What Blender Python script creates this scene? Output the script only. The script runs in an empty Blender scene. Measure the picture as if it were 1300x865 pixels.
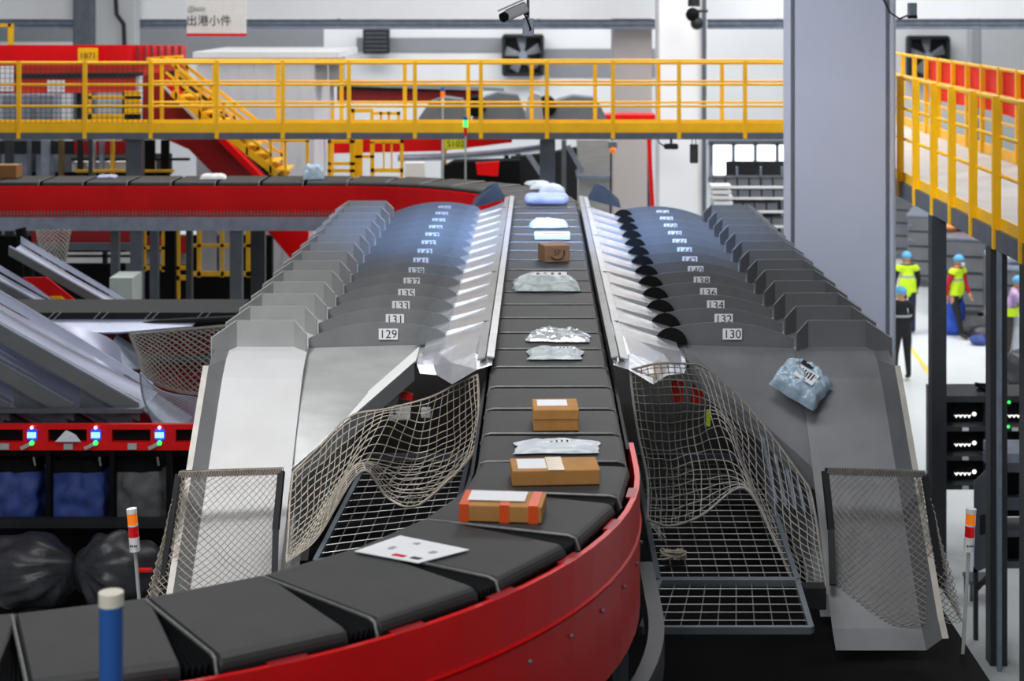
import bpy, bmesh, math, random
from mathutils import Vector, Matrix, noise, Euler
random.seed(7)
PI = math.pi
SC = bpy.context.scene
COL = SC.collection
F = 2200.0            # focal length in pixels of the 1300 px wide frame
ZC = 7.1              # camera height above the hall floor
ZB = 4.4              # sorter belt height

def P(px, py, y):     # a point of the hall at distance y
    return Vector(((px - 684.0) * y / F, y, ZC - py * y / F))

# ------------------------------------------------------------------ materials
def lin(h):
    h = h.lstrip('#'); o = []
    for i in (0, 2, 4):
        c = int(h[i:i+2], 16) / 255.0
        o.append(c / 12.92 if c <= .04045 else ((c + .055) / 1.055) ** 2.4)
    return o + [1.0]
MATS = {}
def mat(name, col, rough=.5, metal=0.0, var=.12, scale=6.0, bump=0.0, bscale=40.0, emit=0.0, alpha=1.0, stretch=None, spec=None, trans=0.0):
    if name in MATS: return MATS[name]
    m = bpy.data.materials.new(name); m.use_nodes = True
    nt = m.node_tree; b = nt.nodes['Principled BSDF']
    c = lin(col)
    b.inputs['Roughness'].default_value = rough
    b.inputs['Metallic'].default_value = metal
    if spec is not None: b.inputs['Specular IOR Level'].default_value = spec
    if trans: b.inputs['Transmission Weight'].default_value = trans
    b.inputs['Alpha'].default_value = alpha
    tc = nt.nodes.new('ShaderNodeTexCoord')
    src = tc.outputs['Object']
    if stretch:
        mp = nt.nodes.new('ShaderNodeMapping'); mp.inputs['Scale'].default_value = stretch
        nt.links.new(src, mp.inputs['Vector']); src = mp.outputs['Vector']
    n = nt.nodes.new('ShaderNodeTexNoise'); n.inputs['Scale'].default_value = scale; n.inputs['Detail'].default_value = 5
    nt.links.new(src, n.inputs['Vector'])
    r = nt.nodes.new('ShaderNodeValToRGB')
    r.color_ramp.elements[0].position = .3; r.color_ramp.elements[1].position = .7
    r.color_ramp.elements[0].color = [x * (1 - var) for x in c[:3]] + [1]
    r.color_ramp.elements[1].color = [min(1, x * (1 + var)) for x in c[:3]] + [1]
    nt.links.new(n.outputs['Fac'], r.inputs['Fac'])
    nt.links.new(r.outputs['Color'], b.inputs['Base Color'])
    if emit:
        nt.links.new(r.outputs['Color'], b.inputs['Emission Color']); b.inputs['Emission Strength'].default_value = emit
    if bump:
        n2 = nt.nodes.new('ShaderNodeTexNoise'); n2.inputs['Scale'].default_value = bscale; n2.inputs['Detail'].default_value = 4
        nt.links.new(src, n2.inputs['Vector'])
        bp = nt.nodes.new('ShaderNodeBump'); bp.inputs['Strength'].default_value = bump; bp.inputs['Distance'].default_value = .02
        nt.links.new(n2.outputs['Fac'], bp.inputs['Height']); nt.links.new(bp.outputs['Normal'], b.inputs['Normal'])
    MATS[name] = m
    return m

m_belt    = mat('belt rubber', '#2f2f30', .56, 0, .16, 4, .06, 160, spec=.45)
m_black   = mat('black plastic', '#0a0a0b', .8, 0, .2, spec=.15)
m_dark    = mat('dark painted steel', '#222427', .6, .1, .15, spec=.3)
m_frame   = mat('grey painted steel', '#5c636c', .5, .3, .12)
m_post    = mat('anthracite steel', '#33363b', .5, .2, .12)
m_beam    = mat('galvanised beam', '#8f98a8', .4, .5, .15)
m_red     = mat('red lacquered steel', '#dc0a10', .34, .0, .10, 2, spec=.25)
m_redd    = mat('dark red steel', '#9a0d16', .4, 0, .12, 2)
m_orange  = mat('orange red panel', '#e0381d', .45, 0, .08, 2)
m_yel     = mat('yellow safety paint', '#fbbc00', .42, 0, .08, 3)
m_steel   = mat('brushed chute steel', '#a9aaaa', .45, .3, .10, 3, .05, 60, stretch=(1, 1, 5))
m_slide_lit   = mat('worn white slide steel', '#c2c2c3', .58, .0, .06, 2.5)  # left slides: the stronger light on this side is put into the colour
m_slide_shade  = mat('stained slide steel', '#7f8184', .48, .3, .16, 2.2)  # right slides and shelves: same steel with shade put into the colour
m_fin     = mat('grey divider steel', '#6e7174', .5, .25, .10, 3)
m_fin_lit    = mat('pale divider steel', '#808284', .55, .2, .10, 3)  # lit copy of the divider steel for the brighter left chutes
m_edge    = mat('worn edge strip', '#b3afa8', .55, .1, .12, 8)
m_lip     = mat('bright shelf lip', '#e4e4e4', .45, .1, .04)
m_hood_lit   = mat('pale hood steel', '#a3a4a4', .55, .15, .08, 3)  # left hoods: light on this side painted in as a paler tone
m_shiny   = mat('bright folded steel', '#d0d2d7', .27, .75, .10, 4, .35, 4)
m_guard   = mat('bright guard strip', '#c9cacb', .3, .7, .10, 5)
m_net     = mat('cotton netting', '#a39b8f', .9, 0, .2, 20)
m_net2    = mat('grey netting', '#8d8a85', .9, 0, .2, 20)
m_wire    = mat('galvanised wire', '#7d7e7e', .45, .5, .15, 20)
m_white   = mat('white paint', '#dcdddf', .5, 0, .04)
m_paper   = mat('white label paper', '#eef0f3', .6, 0, .03)
m_ink     = mat('printed ink', '#1b1b1d', .6, 0, .05)
m_card    = mat('brown cardboard', '#b98446', .75, 0, .10, 9, .05, 60)
m_card2   = mat('dark brown cardboard', '#8a5f35', .75, 0, .10, 9)
m_tape    = mat('orange tape', '#e8561c', .35, 0, .1)
m_clear   = mat('clear packing tape', '#d9c7ab', .18, 0, .1)
m_wbag    = mat('white poly bag', '#cbd2d9', .28, 0, .06, 6, .25, 14)
m_sbag    = mat('silver grey poly bag', '#bcc6c8', .3, .05, .14, 8, .5, 14)
m_lbag    = mat('lavender poly bag', '#aeb0cf', .32, 0, .06, 6, .3, 12)
m_bbag    = mat('pale blue poly bag', '#a9bfd2', .25, .05, .2, 7, .5, 12)
m_bluesack= mat('blue woven sack', '#2f4487', .6, 0, .25, 7, .5, 9)
m_blksack = mat('black woven sack', '#2b2c31', .42, 0, .3, 7, .5, 9)
m_gsack   = mat('grey woven sack', '#55575a', .55, 0, .25, 7, .5, 9)
m_amber   = mat('amber lens', '#f07a10', .25, 0, .06, emit=.35)
m_rlens   = mat('red lens', '#b80d12', .25, 0, .06, emit=.2)
m_green   = mat('green lamp', '#35ff5a', .3, 0, .02, emit=3)
m_bluel   = mat('blue display surround', '#1634d8', .3, 0, .02, emit=1.2)
m_disp    = mat('lit blue display', '#7fc4ff', .3, 0, .02, emit=2)
m_led     = mat('white led', '#ffffff', .3, 0, .0, emit=2)
m_wall    = mat('painted wall', '#cfd1d4', .8, 0, .05, .3)
m_wallg   = mat('grey wall panel', '#96999e', .8, 0, .06, .3)
m_concr   = mat('painted column', '#a4a8b6', .75, 0, .04, .8)
m_cream   = mat('white column paint', '#dfe1e4', .7, 0, .03, .8)
m_floor   = mat('polished floor', '#dce1e3', .3, 0, .06, .5)
m_deck    = mat('catwalk deck', '#b9b4ae', .6, 0, .08, 3)
m_banner  = mat('red banner cloth', '#ea2410', .7, 0, .06, 2)
m_glass   = mat('bright daylight pane', '#f4f8ff', .2, 0, .0, emit=2.2)
m_crate   = mat('grey crate', '#6a6e74', .55, 0, .12, 3)
m_skin    = mat('skin', '#c99675', .55, 0, .06)
m_hivis   = mat('yellow green vest', '#c9f01e', .6, 0, .06, emit=.08)
m_refl    = mat('reflective band', '#a9aeac', .4, 0, .05)
m_cloth_k = mat('black cloth', '#191a1f', .85, 0, .2, 9)
m_cloth_b = mat('navy cloth', '#1d2640', .85, 0, .2, 9)
m_cloth_r = mat('red cloth', '#c2182a', .8, 0, .12, 9)
m_cloth_l = mat('lilac cloth', '#bda3cf', .8, 0, .1, 9)
m_cap     = mat('blue bouffant cap', '#5fb0dc', .7, 0, .12, 20)
m_mask    = mat('white face mask', '#e9edf0', .7, 0, .04)
m_hair    = mat('black hair', '#15120f', .6, 0, .1)
m_shoe    = mat('dark shoe', '#1a1a1c', .6, 0, .1)
m_blue    = mat('blue sleeve', '#1759a8', .4, 0, .06)
m_rollb   = mat('warm white cap', '#dedac9', .5, 0, .04)

# ------------------------------------------------------------------ mesh builder
class M:
    def __init__(s): s.v = []; s.f = []; s.mi = []; s.sm = []
    def add(s, vs, fs, mi=0, smooth=False):
        o = len(s.v); s.v += [Vector(v) for v in vs]
        for f in fs:
            s.f.append([i + o for i in f]); s.mi.append(mi); s.sm.append(smooth)
        return s
    def box(s, c, d, rz=0, mi=0, R=None):
        x, y, z = d[0] / 2, d[1] / 2, d[2] / 2
        R = R or Matrix.Rotation(rz, 3, 'Z'); c = Vector(c)
        vs = [c + R @ Vector((a * x, b * y, e * z)) for a in (-1, 1) for b in (-1, 1) for e in (-1, 1)]
        return s.add(vs, [(0,1,3,2),(4,6,7,5),(0,4,5,1),(2,3,7,6),(0,2,6,4),(1,5,7,3)], mi)
    def bb(s, a, b, mi=0):
        a, b = Vector(a), Vector(b)
        return s.box((a + b) / 2, [abs(x) for x in (b - a)], mi=mi)
    def bevbox(s, c, d, bev=.01, rz=0, mi=0, R=None, seg=2):
        bm = bmesh.new(); bmesh.ops.create_cube(bm, size=1)
        bmesh.ops.scale(bm, vec=d, verts=bm.verts)
        bmesh.ops.bevel(bm, geom=bm.edges[:] , offset=bev, segments=seg, affect='EDGES', profile=.5)
        R = R or Matrix.Rotation(rz, 3, 'Z'); c = Vector(c)
        bm.verts.index_update()
        s.add([c + R @ v.co for v in bm.verts], [[v.index for v in f.verts] for f in bm.faces], mi, False)
        bm.free(); return s
    def bar(s, p, q, w, h, mi=0, up=(0, 0, 1)):
        p, q = Vector(p), Vector(q); d = (q - p); L = d.length
        if L < 1e-6: return s
        d /= L; u = Vector(up)
        if abs(d.dot(u)) > .99: u = Vector((0, 1, 0))
        x = d.cross(u).normalized(); z = x.cross(d)
        R = Matrix((x, d, z)).transposed()
        return s.box((p + q) / 2, (w, L, h), R=R, mi=mi)
    def tube(s, pts, r, n=6, mi=0, closed=False, cap=True):
        pts = [Vector(p) for p in pts]; k = len(pts)
        if k < 2: return s
        vs = []; prev = None
        for i, p in enumerate(pts):
            a = pts[(i - 1) % k] if (closed or i > 0) else p
            b = pts[(i + 1) % k] if (closed or i < k - 1) else p
            d = (b - a)
            if d.length < 1e-9: d = Vector((0, 0, 1))
            d.normalize()
            if prev is None:
                u = Vector((0, 0, 1)) if abs(d.z) < .9 else Vector((1, 0, 0))
                x = d.cross(u).normalized()
            else:
                x = prev - d * prev.dot(d)
                x = x.normalized() if x.length > 1e-6 else d.orthogonal().normalized()
            prev = x; y = d.cross(x)
            rr = r[i] if isinstance(r, (list, tuple)) else r
            vs += [p + (x * math.cos(2 * PI * j / n) + y * math.sin(2 * PI * j / n)) * rr for j in range(n)]
        fs = []
        for i in range(k if closed else k - 1):
            i2 = (i + 1) % k
            fs += [(i * n + j, i * n + (j + 1) % n, i2 * n + (j + 1) % n, i2 * n + j) for j in range(n)]
        s.add(vs, fs, mi, n > 4)
        if cap and not closed and n > 3:
            s.add(vs[:n], [list(range(n))[::-1]], mi); s.add(vs[-n:], [list(range(n))], mi)
        return s
    def cyl(s, p, q, r, n=16, mi=0): return s.tube([p, q], r, n, mi)
    def poly(s, pts, mi=0): return s.add(pts, [list(range(len(pts)))], mi)
    def plate(s, pts, t, mi=0):      # polygon thickened along its normal (downwards / backwards)
        pts = [Vector(p) for p in pts]; n = Vector()
        for i in range(len(pts)):
            a, b = pts[i], pts[(i + 1) % len(pts)]
            n += Vector(((a.y - b.y) * (a.z + b.z), (a.z - b.z) * (a.x + b.x), (a.x - b.x) * (a.y + b.y)))
        n.normalize(); k = len(pts); q = [p - n * t for p in pts]
        fs = [list(range(k)), list(range(2 * k - 1, k - 1, -1))] + [(i, i + k, (i + 1) % k + k, (i + 1) % k) for i in range(k)]
        return s.add(pts + q, fs, mi)
    def grid(s, fn, nu, nv, mi=0, smooth=True, wrap=False):
        vs = [fn(i / nu, j / nv) for i in range(nu + (0 if wrap else 1)) for j in range(nv + 1)]
        fs = []
        nn = nu if wrap else nu + 1
        for i in range(nu):
            for j in range(nv):
                a = i * (nv + 1) + j; b = ((i + 1) % nn) * (nv + 1) + j
                fs.append((a, b, b + 1, a + 1))
        return s.add(vs, fs, mi, smooth)
    def sph(s, c, r, nu=14, nv=9, mi=0, sc=(1, 1, 1)):
        c = Vector(c)
        return s.grid(lambda u, v: c + Vector((r * sc[0] * math.cos(2 * PI * u) * math.sin(PI * v), r * sc[1] * math.sin(2 * PI * u) * math.sin(PI * v), r * sc[2] * math.cos(PI * v))), nu, nv, mi, True, True)
    def lathe(s, c, prof, n=20, mi=0, smooth=True):
        c = Vector(c); k = len(prof)
        def fn(u, v):
            r, z = prof[min(k - 1, int(round(v * (k - 1))))]
            return c + Vector((r * math.cos(2 * PI * u), r * math.sin(2 * PI * u), z))
        return s.grid(fn, n, k - 1, mi, smooth, True)
    def mesh(s, me, mx, mi=0):
        return s.add([mx @ v.co for v in me.vertices], [list(p.vertices) for p in me.polygons], mi)
    def xf(s, mx): s.v = [mx @ v for v in s.v]; return s
    def build(s, name, mats, parent=None, base=None):
        mats = mats if isinstance(mats, (list, tuple)) else [mats]
        me = bpy.data.meshes.new(name)
        off = Vector()
        if parent is not None:
            q = parent
            while q is not None: off += q.location; q = q.parent
        else:
            if base is None:
                xs = [v.x for v in s.v]; ys = [v.y for v in s.v]; zs = [v.z for v in s.v]
                base = ((min(xs) + max(xs)) / 2, (min(ys) + max(ys)) / 2, min(zs))
            off = Vector(base)
        me.from_pydata([v - off for v in s.v], [], s.f)
        for m in mats: me.materials.append(m)
        me.polygons.foreach_set('material_index', s.mi)
        me.polygons.foreach_set('use_smooth', s.sm)
        me.update()
        bm = bmesh.new(); bm.from_mesh(me); bmesh.ops.recalc_face_normals(bm, faces=bm.faces); bm.to_mesh(me); bm.free()
        o = bpy.data.objects.new(name, me); COL.objects.link(o)
        if parent is not None: o.parent = parent
        else: o.location = off
        return o

def tag(o, label=None, cat=None, group=None, kind=None):
    if label: o['label'] = label
    if cat: o['category'] = cat
    if group: o['group'] = group
    if kind: o['kind'] = kind
    return o
def thing(name, label, cat, loc, group=None):
    o = bpy.data.objects.new(name, None); COL.objects.link(o); o.location = loc
    o.empty_display_size = .1
    return tag(o, label, cat, group)
def struct(o): o['kind'] = 'structure'; return o
def copy_tree(o, parent=None):
    c = o.copy(); COL.objects.link(c)
    if parent is not None: c.parent = parent
    for ch in o.children: copy_tree(ch, c)
    return c

TXT = {}
def text_mesh(t, size):
    k = (t, size)
    if k in TXT: return TXT[k]
    cu = bpy.data.curves.new('lettering', 'FONT'); cu.body = t; cu.size = size
    cu.align_x = 'CENTER'; cu.align_y = 'CENTER'; cu.resolution_u = 3
    ob = bpy.data.objects.new('lettering', cu); COL.objects.link(ob)
    dg = bpy.context.evaluated_depsgraph_get(); dg.update()
    me = bpy.data.meshes.new_from_object(ob.evaluated_get(dg))
    bpy.data.objects.remove(ob); TXT[k] = me
    return me
UPRIGHT = Matrix.Rotation(PI / 2, 4, 'X')      # lettering standing up and facing the camera side

# ------------------------------------------------------------------ camera
cd = bpy.data.cameras.new('camera'); cam = bpy.data.objects.new('camera', cd); COL.objects.link(cam)
cam.location = (0, 0, ZC); cam.rotation_euler = (PI / 2, 0, 0)
cd.sensor_fit = 'HORIZONTAL'; cd.sensor_width = 36; cd.lens = F / 1300 * 36
cd.shift_x = -(684 - 650) / 1300; cd.shift_y = -432.5 / 1300
cd.clip_end = 300; cd.clip_start = .1
cd.dof.use_dof = True; cd.dof.focus_distance = 12.3; cd.dof.aperture_fstop = 2.2
SC.camera = cam
SC.view_settings.view_transform = 'Standard'

# ------------------------------------------------------------------ light
w = bpy.data.worlds.new('hall light'); SC.world = w; w.use_nodes = True
w.node_tree.nodes['Background'].inputs[0].default_value = (.96, .97, 1, 1)
w.node_tree.nodes['Background'].inputs[1].default_value = .33
def area(name, loc, size, power, col=(1, 1, 1), to=None, sy=None, spread=None):
    l = bpy.data.lights.new(name, 'AREA'); l.energy = power; l.color = col; l.size = size
    if sy: l.shape = 'RECTANGLE'; l.size_y = sy
    if spread: l.spread = spread
    o = bpy.data.objects.new(name, l); COL.objects.link(o); o.location = loc
    if to is not None:
        o.rotation_euler = (Vector(to) - Vector(loc)).to_track_quat('-Z', 'Y').to_euler()
    return o
area('hall_lamp', (0, 9, 13), 5, 420, sy=3)
area('hall_lamp', (0, 20, 13.5), 7, 170, sy=4)
area('hall_lamp', (-9, 31, 13.5), 8, 900, sy=5)
area('hall_lamp', (5, 36, 13.5), 10, 1700, sy=6)
area('hall_lamp', (12, 30, 12), 8, 1300, sy=8)
area('hall_lamp', (0, 50, 13), 26, 2600, sy=4, to=(0, 57, 3))
area('slide_lamp', (-4.5, 9.5, 11.5), 1.6, 60, to=(-2.2, 13.2, 3.2), spread=1.0)  # unseen fill added to brighten the left slide
area('window_light', (.1, 11.5, 14.2), 1.2, 110, (.26, .48, 1), to=(.1, 20.4, 4.4), spread=.42)  # blue fill added over the belt for the chutes, no window there
area('catwalk_lamp', (-3, 24.5, 13.2), 6, 520, to=(-3, 29.5, 5.4), sy=2)  # added fill that brightens the catwalk front, no real fitting
area('column_lamp', (-4, 14, 12), 2, 110, (.85, .9, 1), to=(4, 22.8, 5), spread=.8)  # unseen fill added to lift the big column
area('front_lamp', (-5, -3, 12.5), 5, 700, to=(1.5, 17, 4))  # frontal fill added behind the camera, not a lamp of the hall

# ------------------------------------------------------------------ room shell
struct(M().box((4, 25, -.05), (80, 90, .1)).build('floor', m_floor))
struct(M().box((4, 28, 15.1), (80, 90, .2)).build('ceiling', mat('dim roof sheet', '#6c7076', .8, 0, .05, .4)))
wb = struct(M().box((4, 58.1, 6), (80, .2, 12)).build('wall_back', m_wall))
# dado bands and seams of the far wall
m = M()
for x0, x1, y0, y1 in ((-18.2, -15, 30, 52), (-14.0, -7.2, 30, 76), (-6.1, -1.0, 48, 66), (0.2, 3.9, 62, 98)):
    a = P(684 + x0 * F / 58, y0, 57.95); b = P(684 + x1 * F / 58, y1, 57.99)
    m.bb(a, (b.x, 57.995, b.z))
struct(m.build('trim_1', mat('dark wall band', '#7c7f84', .8, 0, .06, .3)))
struct(M().bb((-18, 43, ZC - .46), (5.0, 44, ZC + 2.2)).bb((5.0, 43, ZC - .46), (25, 44, ZC + 2.2)).build('trim_2', m_cream))
m = M()
for z, r in ((-.56, .08), (-.68, .05)):
    m.cyl((-18, 43.4, ZC + z), (24, 43.4, ZC + z), r, 8)
for x in (-16, -11, -5, 0, 6, 11, 16): m.bar((x, 43.4, ZC - .4), (x, 43.4, ZC - .7), .08, .08)
tag(m.build('ceiling_pipe', [m_beam]), 'pair of thin grey service pipes running under the white ceiling beam', 'pipe')
# window strip in the back wall
def window(n, px0, px1, py0, py1, bars):
    a = P(px0, py0, 57.9); b = P(px1, py1, 57.9)
    fr = M()
    for z in (a.z, b.z): fr.bb((a.x - .1, 57.8, z - .08), (b.x + .1, 57.98, z + .08))
    for i in range(bars + 1):
        x = a.x + (b.x - a.x) * i / bars; fr.bb((x - .06, 57.8, b.z), (x + .06, 57.98, a.z))
    o = struct(fr.build('window_%d' % n, m_frame))
    M().bb((a.x, 57.9, b.z), (b.x, 57.94, a.z)).build('window_pane', m_glass, o)
window(1, 903, 1042, 181, 228, 5)
# columns
def column(px0, px1, y, depth, m_, dark=True):
    a = P(px0, 0, y); b = P(px1, 0, y)
    struct(M().bevbox(((a.x + b.x) / 2, y + depth / 2, 6), (b.x - a.x, depth, 12), .04).build('column', m_))
    return a.x, b.x
x0, x1 = column(1005, 1138, 22.85, .8, m_concr)
g = M()
for x in (x0, x1 - .13): g.bb((x - .012, 22.835, 0), (x + .03, 22.86, 11.9))
struct(g.build('trim_3', m_frame))
column(836, 898, 40, 1.2, m_cream)
column(778, 828, 44, 1.2, mat('warm column paint', '#b5acaa', .8, 0, .05, .6))
column(92, 118, 42.2, .6, m_frame)
column(120, 172, 42.4, .5, mat('pale grey column paint', '#b4b7ba', .8, 0, .05, .4))
column(1232, 1246, 55, .5, m_wallg)
# ------------------------------------------------------------------ the sorter: belt cells on a track
XA, RC, CX = .08, 3.05, -2.97
YN, YF = 10.2, 23.15
L0 = 6.0; A1 = RC * PI / 2; S1 = YF - YN
def path(s):
    # starts on the left in front, turns towards the back, then turns left again
    if s < L0: return CX - L0 + s, YN - RC, 0.0
    s -= L0
    if s < A1:
        t = s / RC; return CX + RC * math.sin(t), YN - RC * math.cos(t), t
    s -= A1
    if s < S1: return XA, YN + s, PI / 2
    s -= S1
    if s < A1:
        t = s / RC; return CX + RC * math.cos(t), YF + RC * math.sin(t), PI / 2 + t
    s -= A1
    return CX - s, YF + RC, PI
PITCH = .655; WB = .88
S_SEAM = L0 + A1 + (10.12 - YN)          # one seam known on the straight
sorter = thing('cross_belt_sorter', 'long black cross-belt sorter with red side panels curving through the chutes', 'conveyor', (XA, 16, 0))
def sorter_part(name, m_, M_): return M_.build(name, m_, sorter)
# prototype cell, travel along +X of the cell, built at the origin
def cell_mesh():
    m = M(); L = PITCH - .07; hw = WB / 2; t = .05
    prof = []
    for i in range(9):
        a = -PI / 2 + PI * i / 8; prof.append((hw - t + t * math.cos(a), -t + t * math.sin(a)))
    for i in range(9):
        a = PI / 2 + PI * i / 8; prof.append((-hw + t + t * math.cos(a), -t + t * math.sin(a)))
    k = len(prof)
    # slight rounding at the ends of the carrier
    xs = [-L / 2, -L / 2 + .012, L / 2 - .012, L / 2]; dz = [-.012, 0, 0, -.012]
    vs = [Vector((x, y, z + d)) for x, d in zip(xs, dz) for y, z in prof]
    fs = [(i * k + j, i * k + (j + 1) % k, (i + 1) * k + (j + 1) % k, (i + 1) * k + j) for i in range(3) for j in range(k)]
    m.add(vs, fs, 0, False); m.add(vs[:k], [list(range(k))]); m.add(vs[-k:], [list(range(k))[::-1]])
    return m
def rod_mesh():
    m = M(); L = PITCH - .07; hw = WB / 2
    x = -L / 2 - .016
    m.tube([(x, -hw + .0, -.07), (x, -hw + .02, -.012), (x, -hw + .06, -.002), (x, hw - .06, -.002), (x, hw - .02, -.012), (x, hw, -.07)], .0085, 6)
    return m
def bellows_mesh():
    m = M(); L = PITCH - .07; hw = WB / 2 - .05
    n = 4; w_ = .07
    for i in range(n):
        a = L / 2 + w_ * i / n; b = L / 2 + w_ * (i + 1) / n; c = (a + b) / 2
        m.add([(a, -hw, -.07), (c, -hw, -.02), (b, -hw, -.07), (a, hw, -.07), (c, hw, -.02), (b, hw, -.07)], [(0,1,4,3),(1,2,5,4),(0,1,2),(3,4,5)])
    return m
def fan_bellows():
    m = M(); L = PITCH - .07; hw = WB / 2 - .03; dt = PITCH / RC
    ox, oy = RC * math.sin(dt), RC * (1 - math.cos(dt))
    def end(y): return ox - L / 2 * math.cos(dt) - y * math.sin(dt), oy - L / 2 * math.sin(dt) + y * math.cos(dt)
    n = 6; rows = []
    for k in range(2 * n + 1):
        t = k / (2 * n); row = []
        for s_ in (-1, 0, 1):
            y = s_ * hw; ex, ey = end(y); row.append(Vector((L / 2 + (ex - L / 2) * t, y + (ey - y) * t, -.075 + (.045 if k % 2 else 0))))
        rows.append(row)
    m.grid(lambda a, b_: rows[int(round(a * 2 * n))][int(round(b_ * 2))], 2 * n, 2, 0, False)
    return m
c0 = cell_mesh().build('belt_cell', m_belt); COL.objects.unlink(c0)
r0 = rod_mesh().build('edge_rod', m_wire); COL.objects.unlink(r0)
b0 = bellows_mesh().build('bellows', m_black); COL.objects.unlink(b0)
b1 = fan_bellows().build('bellows', m_dark); COL.objects.unlink(b1)
# their meshes are copied along the track
for o in (c0, r0, b0, b1):
    me = o.data
    for v in me.vertices: v.co = v.co + o.location
sN = L0 + A1
total = L0 + A1 + S1 + A1 + 9
s = S_SEAM - math.floor(S_SEAM / PITCH) * PITCH + PITCH / 2
first = True
while s < total:
    x, y, h = path(s)
    c = bpy.data.objects.new('belt_cell', c0.data); COL.objects.link(c); c.parent = sorter
    c.location = Vector((x, y, ZB)) - sorter.location; c.rotation_euler = (0, 0, h)
    bend = L0 - .2 < s < L0 + A1 - .2 or sN + S1 - .2 < s < sN + S1 + A1 - .2
    for src in (r0, b1 if bend else b0):
        q = bpy.data.objects.new(src.name.split('.')[0], src.data); COL.objects.link(q); q.parent = c
    s += PITCH
for o in (c0, r0, b0, b1): bpy.data.objects.remove(o)
# red side panels (swept along the track at an offset) and dark inner frames
def sweep(off, prof, s0, s1, n):
    # prof: list of (sideways, z); off to the right of travel
    def fn(u, v):
        x, y, h = path(s0 + (s1 - s0) * u)
        k = prof[int(round(v * (len(prof) - 1)))]
        o = off + k[0]
        return Vector((x + o * math.sin(h), y - o * math.cos(h), ZB + k[1]))
    m = M(); m.grid(fn, n, len(prof) - 1, 0, False); return m
pan = [(0, -.06), (.02, -.06), (.02, -.30), (.03, -.31), (.02, -.33), (.02, -.80), (-.01, -.80), (-.01, -.06), (0, -.06)]
sN = L0 + A1
pr = sorter_part('outer_side_panel', m_red, sweep(.49, pan, .0, sN + .6, 60))
m = M()
for i in range(16):
    x, y, h = path(L0 + .3 + i * .33); o = .515
    m.sph((x + o * math.sin(h), y - o * math.cos(h), ZB - .42), .012, 8, 6)
m.build('rivet', m_wire, pr)
pan2 = [(0, -.06), (0, -.07), (-.02, -.07), (-.02, -.12), (-.02, -.52), (.01, -.52), (.01, -.06)]
sorter_part('inner_side_panel', m_red, sweep(-.49, pan2, sN + S1 + .2, total, 70))
sorter_part('front_inner_side_panel', m_dark, sweep(-.47, [(0, -.1), (-.02, -.1), (-.02, -.55), (.0, -.55), (.0, -.1)], 0, sN, 50))
sorter_part('track_bed', m_black, sweep(0, [(-.43, -.13), (.43, -.13), (.43, -.35), (-.43, -.35), (-.43, -.13)], 0, total, 120))
sorter_part('straight_side_skirt', m_dark, sweep(.465, [(0, -.10), (.02, -.10), (.02, -.8), (0, -.8), (0, -.10)], sN + .6, sN + S1, 3))  # dark backing plates added to keep the space under the chutes dark
sorter_part('straight_side_skirt', m_dark, sweep(-.465, [(0, -.10), (-.02, -.10), (-.02, -.8), (0, -.8), (0, -.10)], sN, sN + S1, 3))
# red tabs on the near outer bend, in the gap between belt and panel
for k in range(9):
    x, y, h = path(L0 + .2 + k * .52); o = .475
    M().box((x + o * math.sin(h), y - o * math.cos(h), ZB - .065), (.18, .05, .012), rz=h).build('bracket_tab', m_redd, sorter)
# wide legs of the sorter
for yy in (10.4, 13.4, 16.4, 19.4, 22.4):
    for xx in (-.33, .49):
        M().box((xx, yy, 1.9), (.09, .09, 3.8)).build('leg', m_frame, sorter)
for xx in (-9.6, -6.4, -4.6, -2.4):
    M().box((xx, 26.2, 2.0), (.12, .12, 4.0)).build('leg', m_frame, sorter)
for xx, yy in ((-1.0, 7.9), (-4.4, 7.2), (-7.5, 7.2)):
    M().box((xx, yy, 1.9), (.1, .1, 3.8)).build('leg', m_dark, sorter)
# galvanised beam and mesh strip hanging below the far red panel
bmz = P(0, 276, 25.62).z
M().bb((-10.2, 25.55, bmz - .19), (-2.95, 25.66, bmz)).build('support_beam', m_beam, sorter)
m = M()
for i in range(150): x = -10.1 + i * .05; m.bar((x, 25.6, bmz), (x, 25.6, bmz + .1), .012, .012)
m.bar((-10.1, 25.6, bmz + .05), (-2.9, 25.6, bmz + .05), .012, .012)
m.build('mesh_strip', m_wire, sorter)
# grey lower beam that follows the outside of the near bend
sorter_part('floor_beam', m_post, sweep(.56, [(0, -.90), (.09, -.90), (.09, -1.1), (0, -1.1), (0, -.90)], L0, sN + .9, 40))

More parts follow.
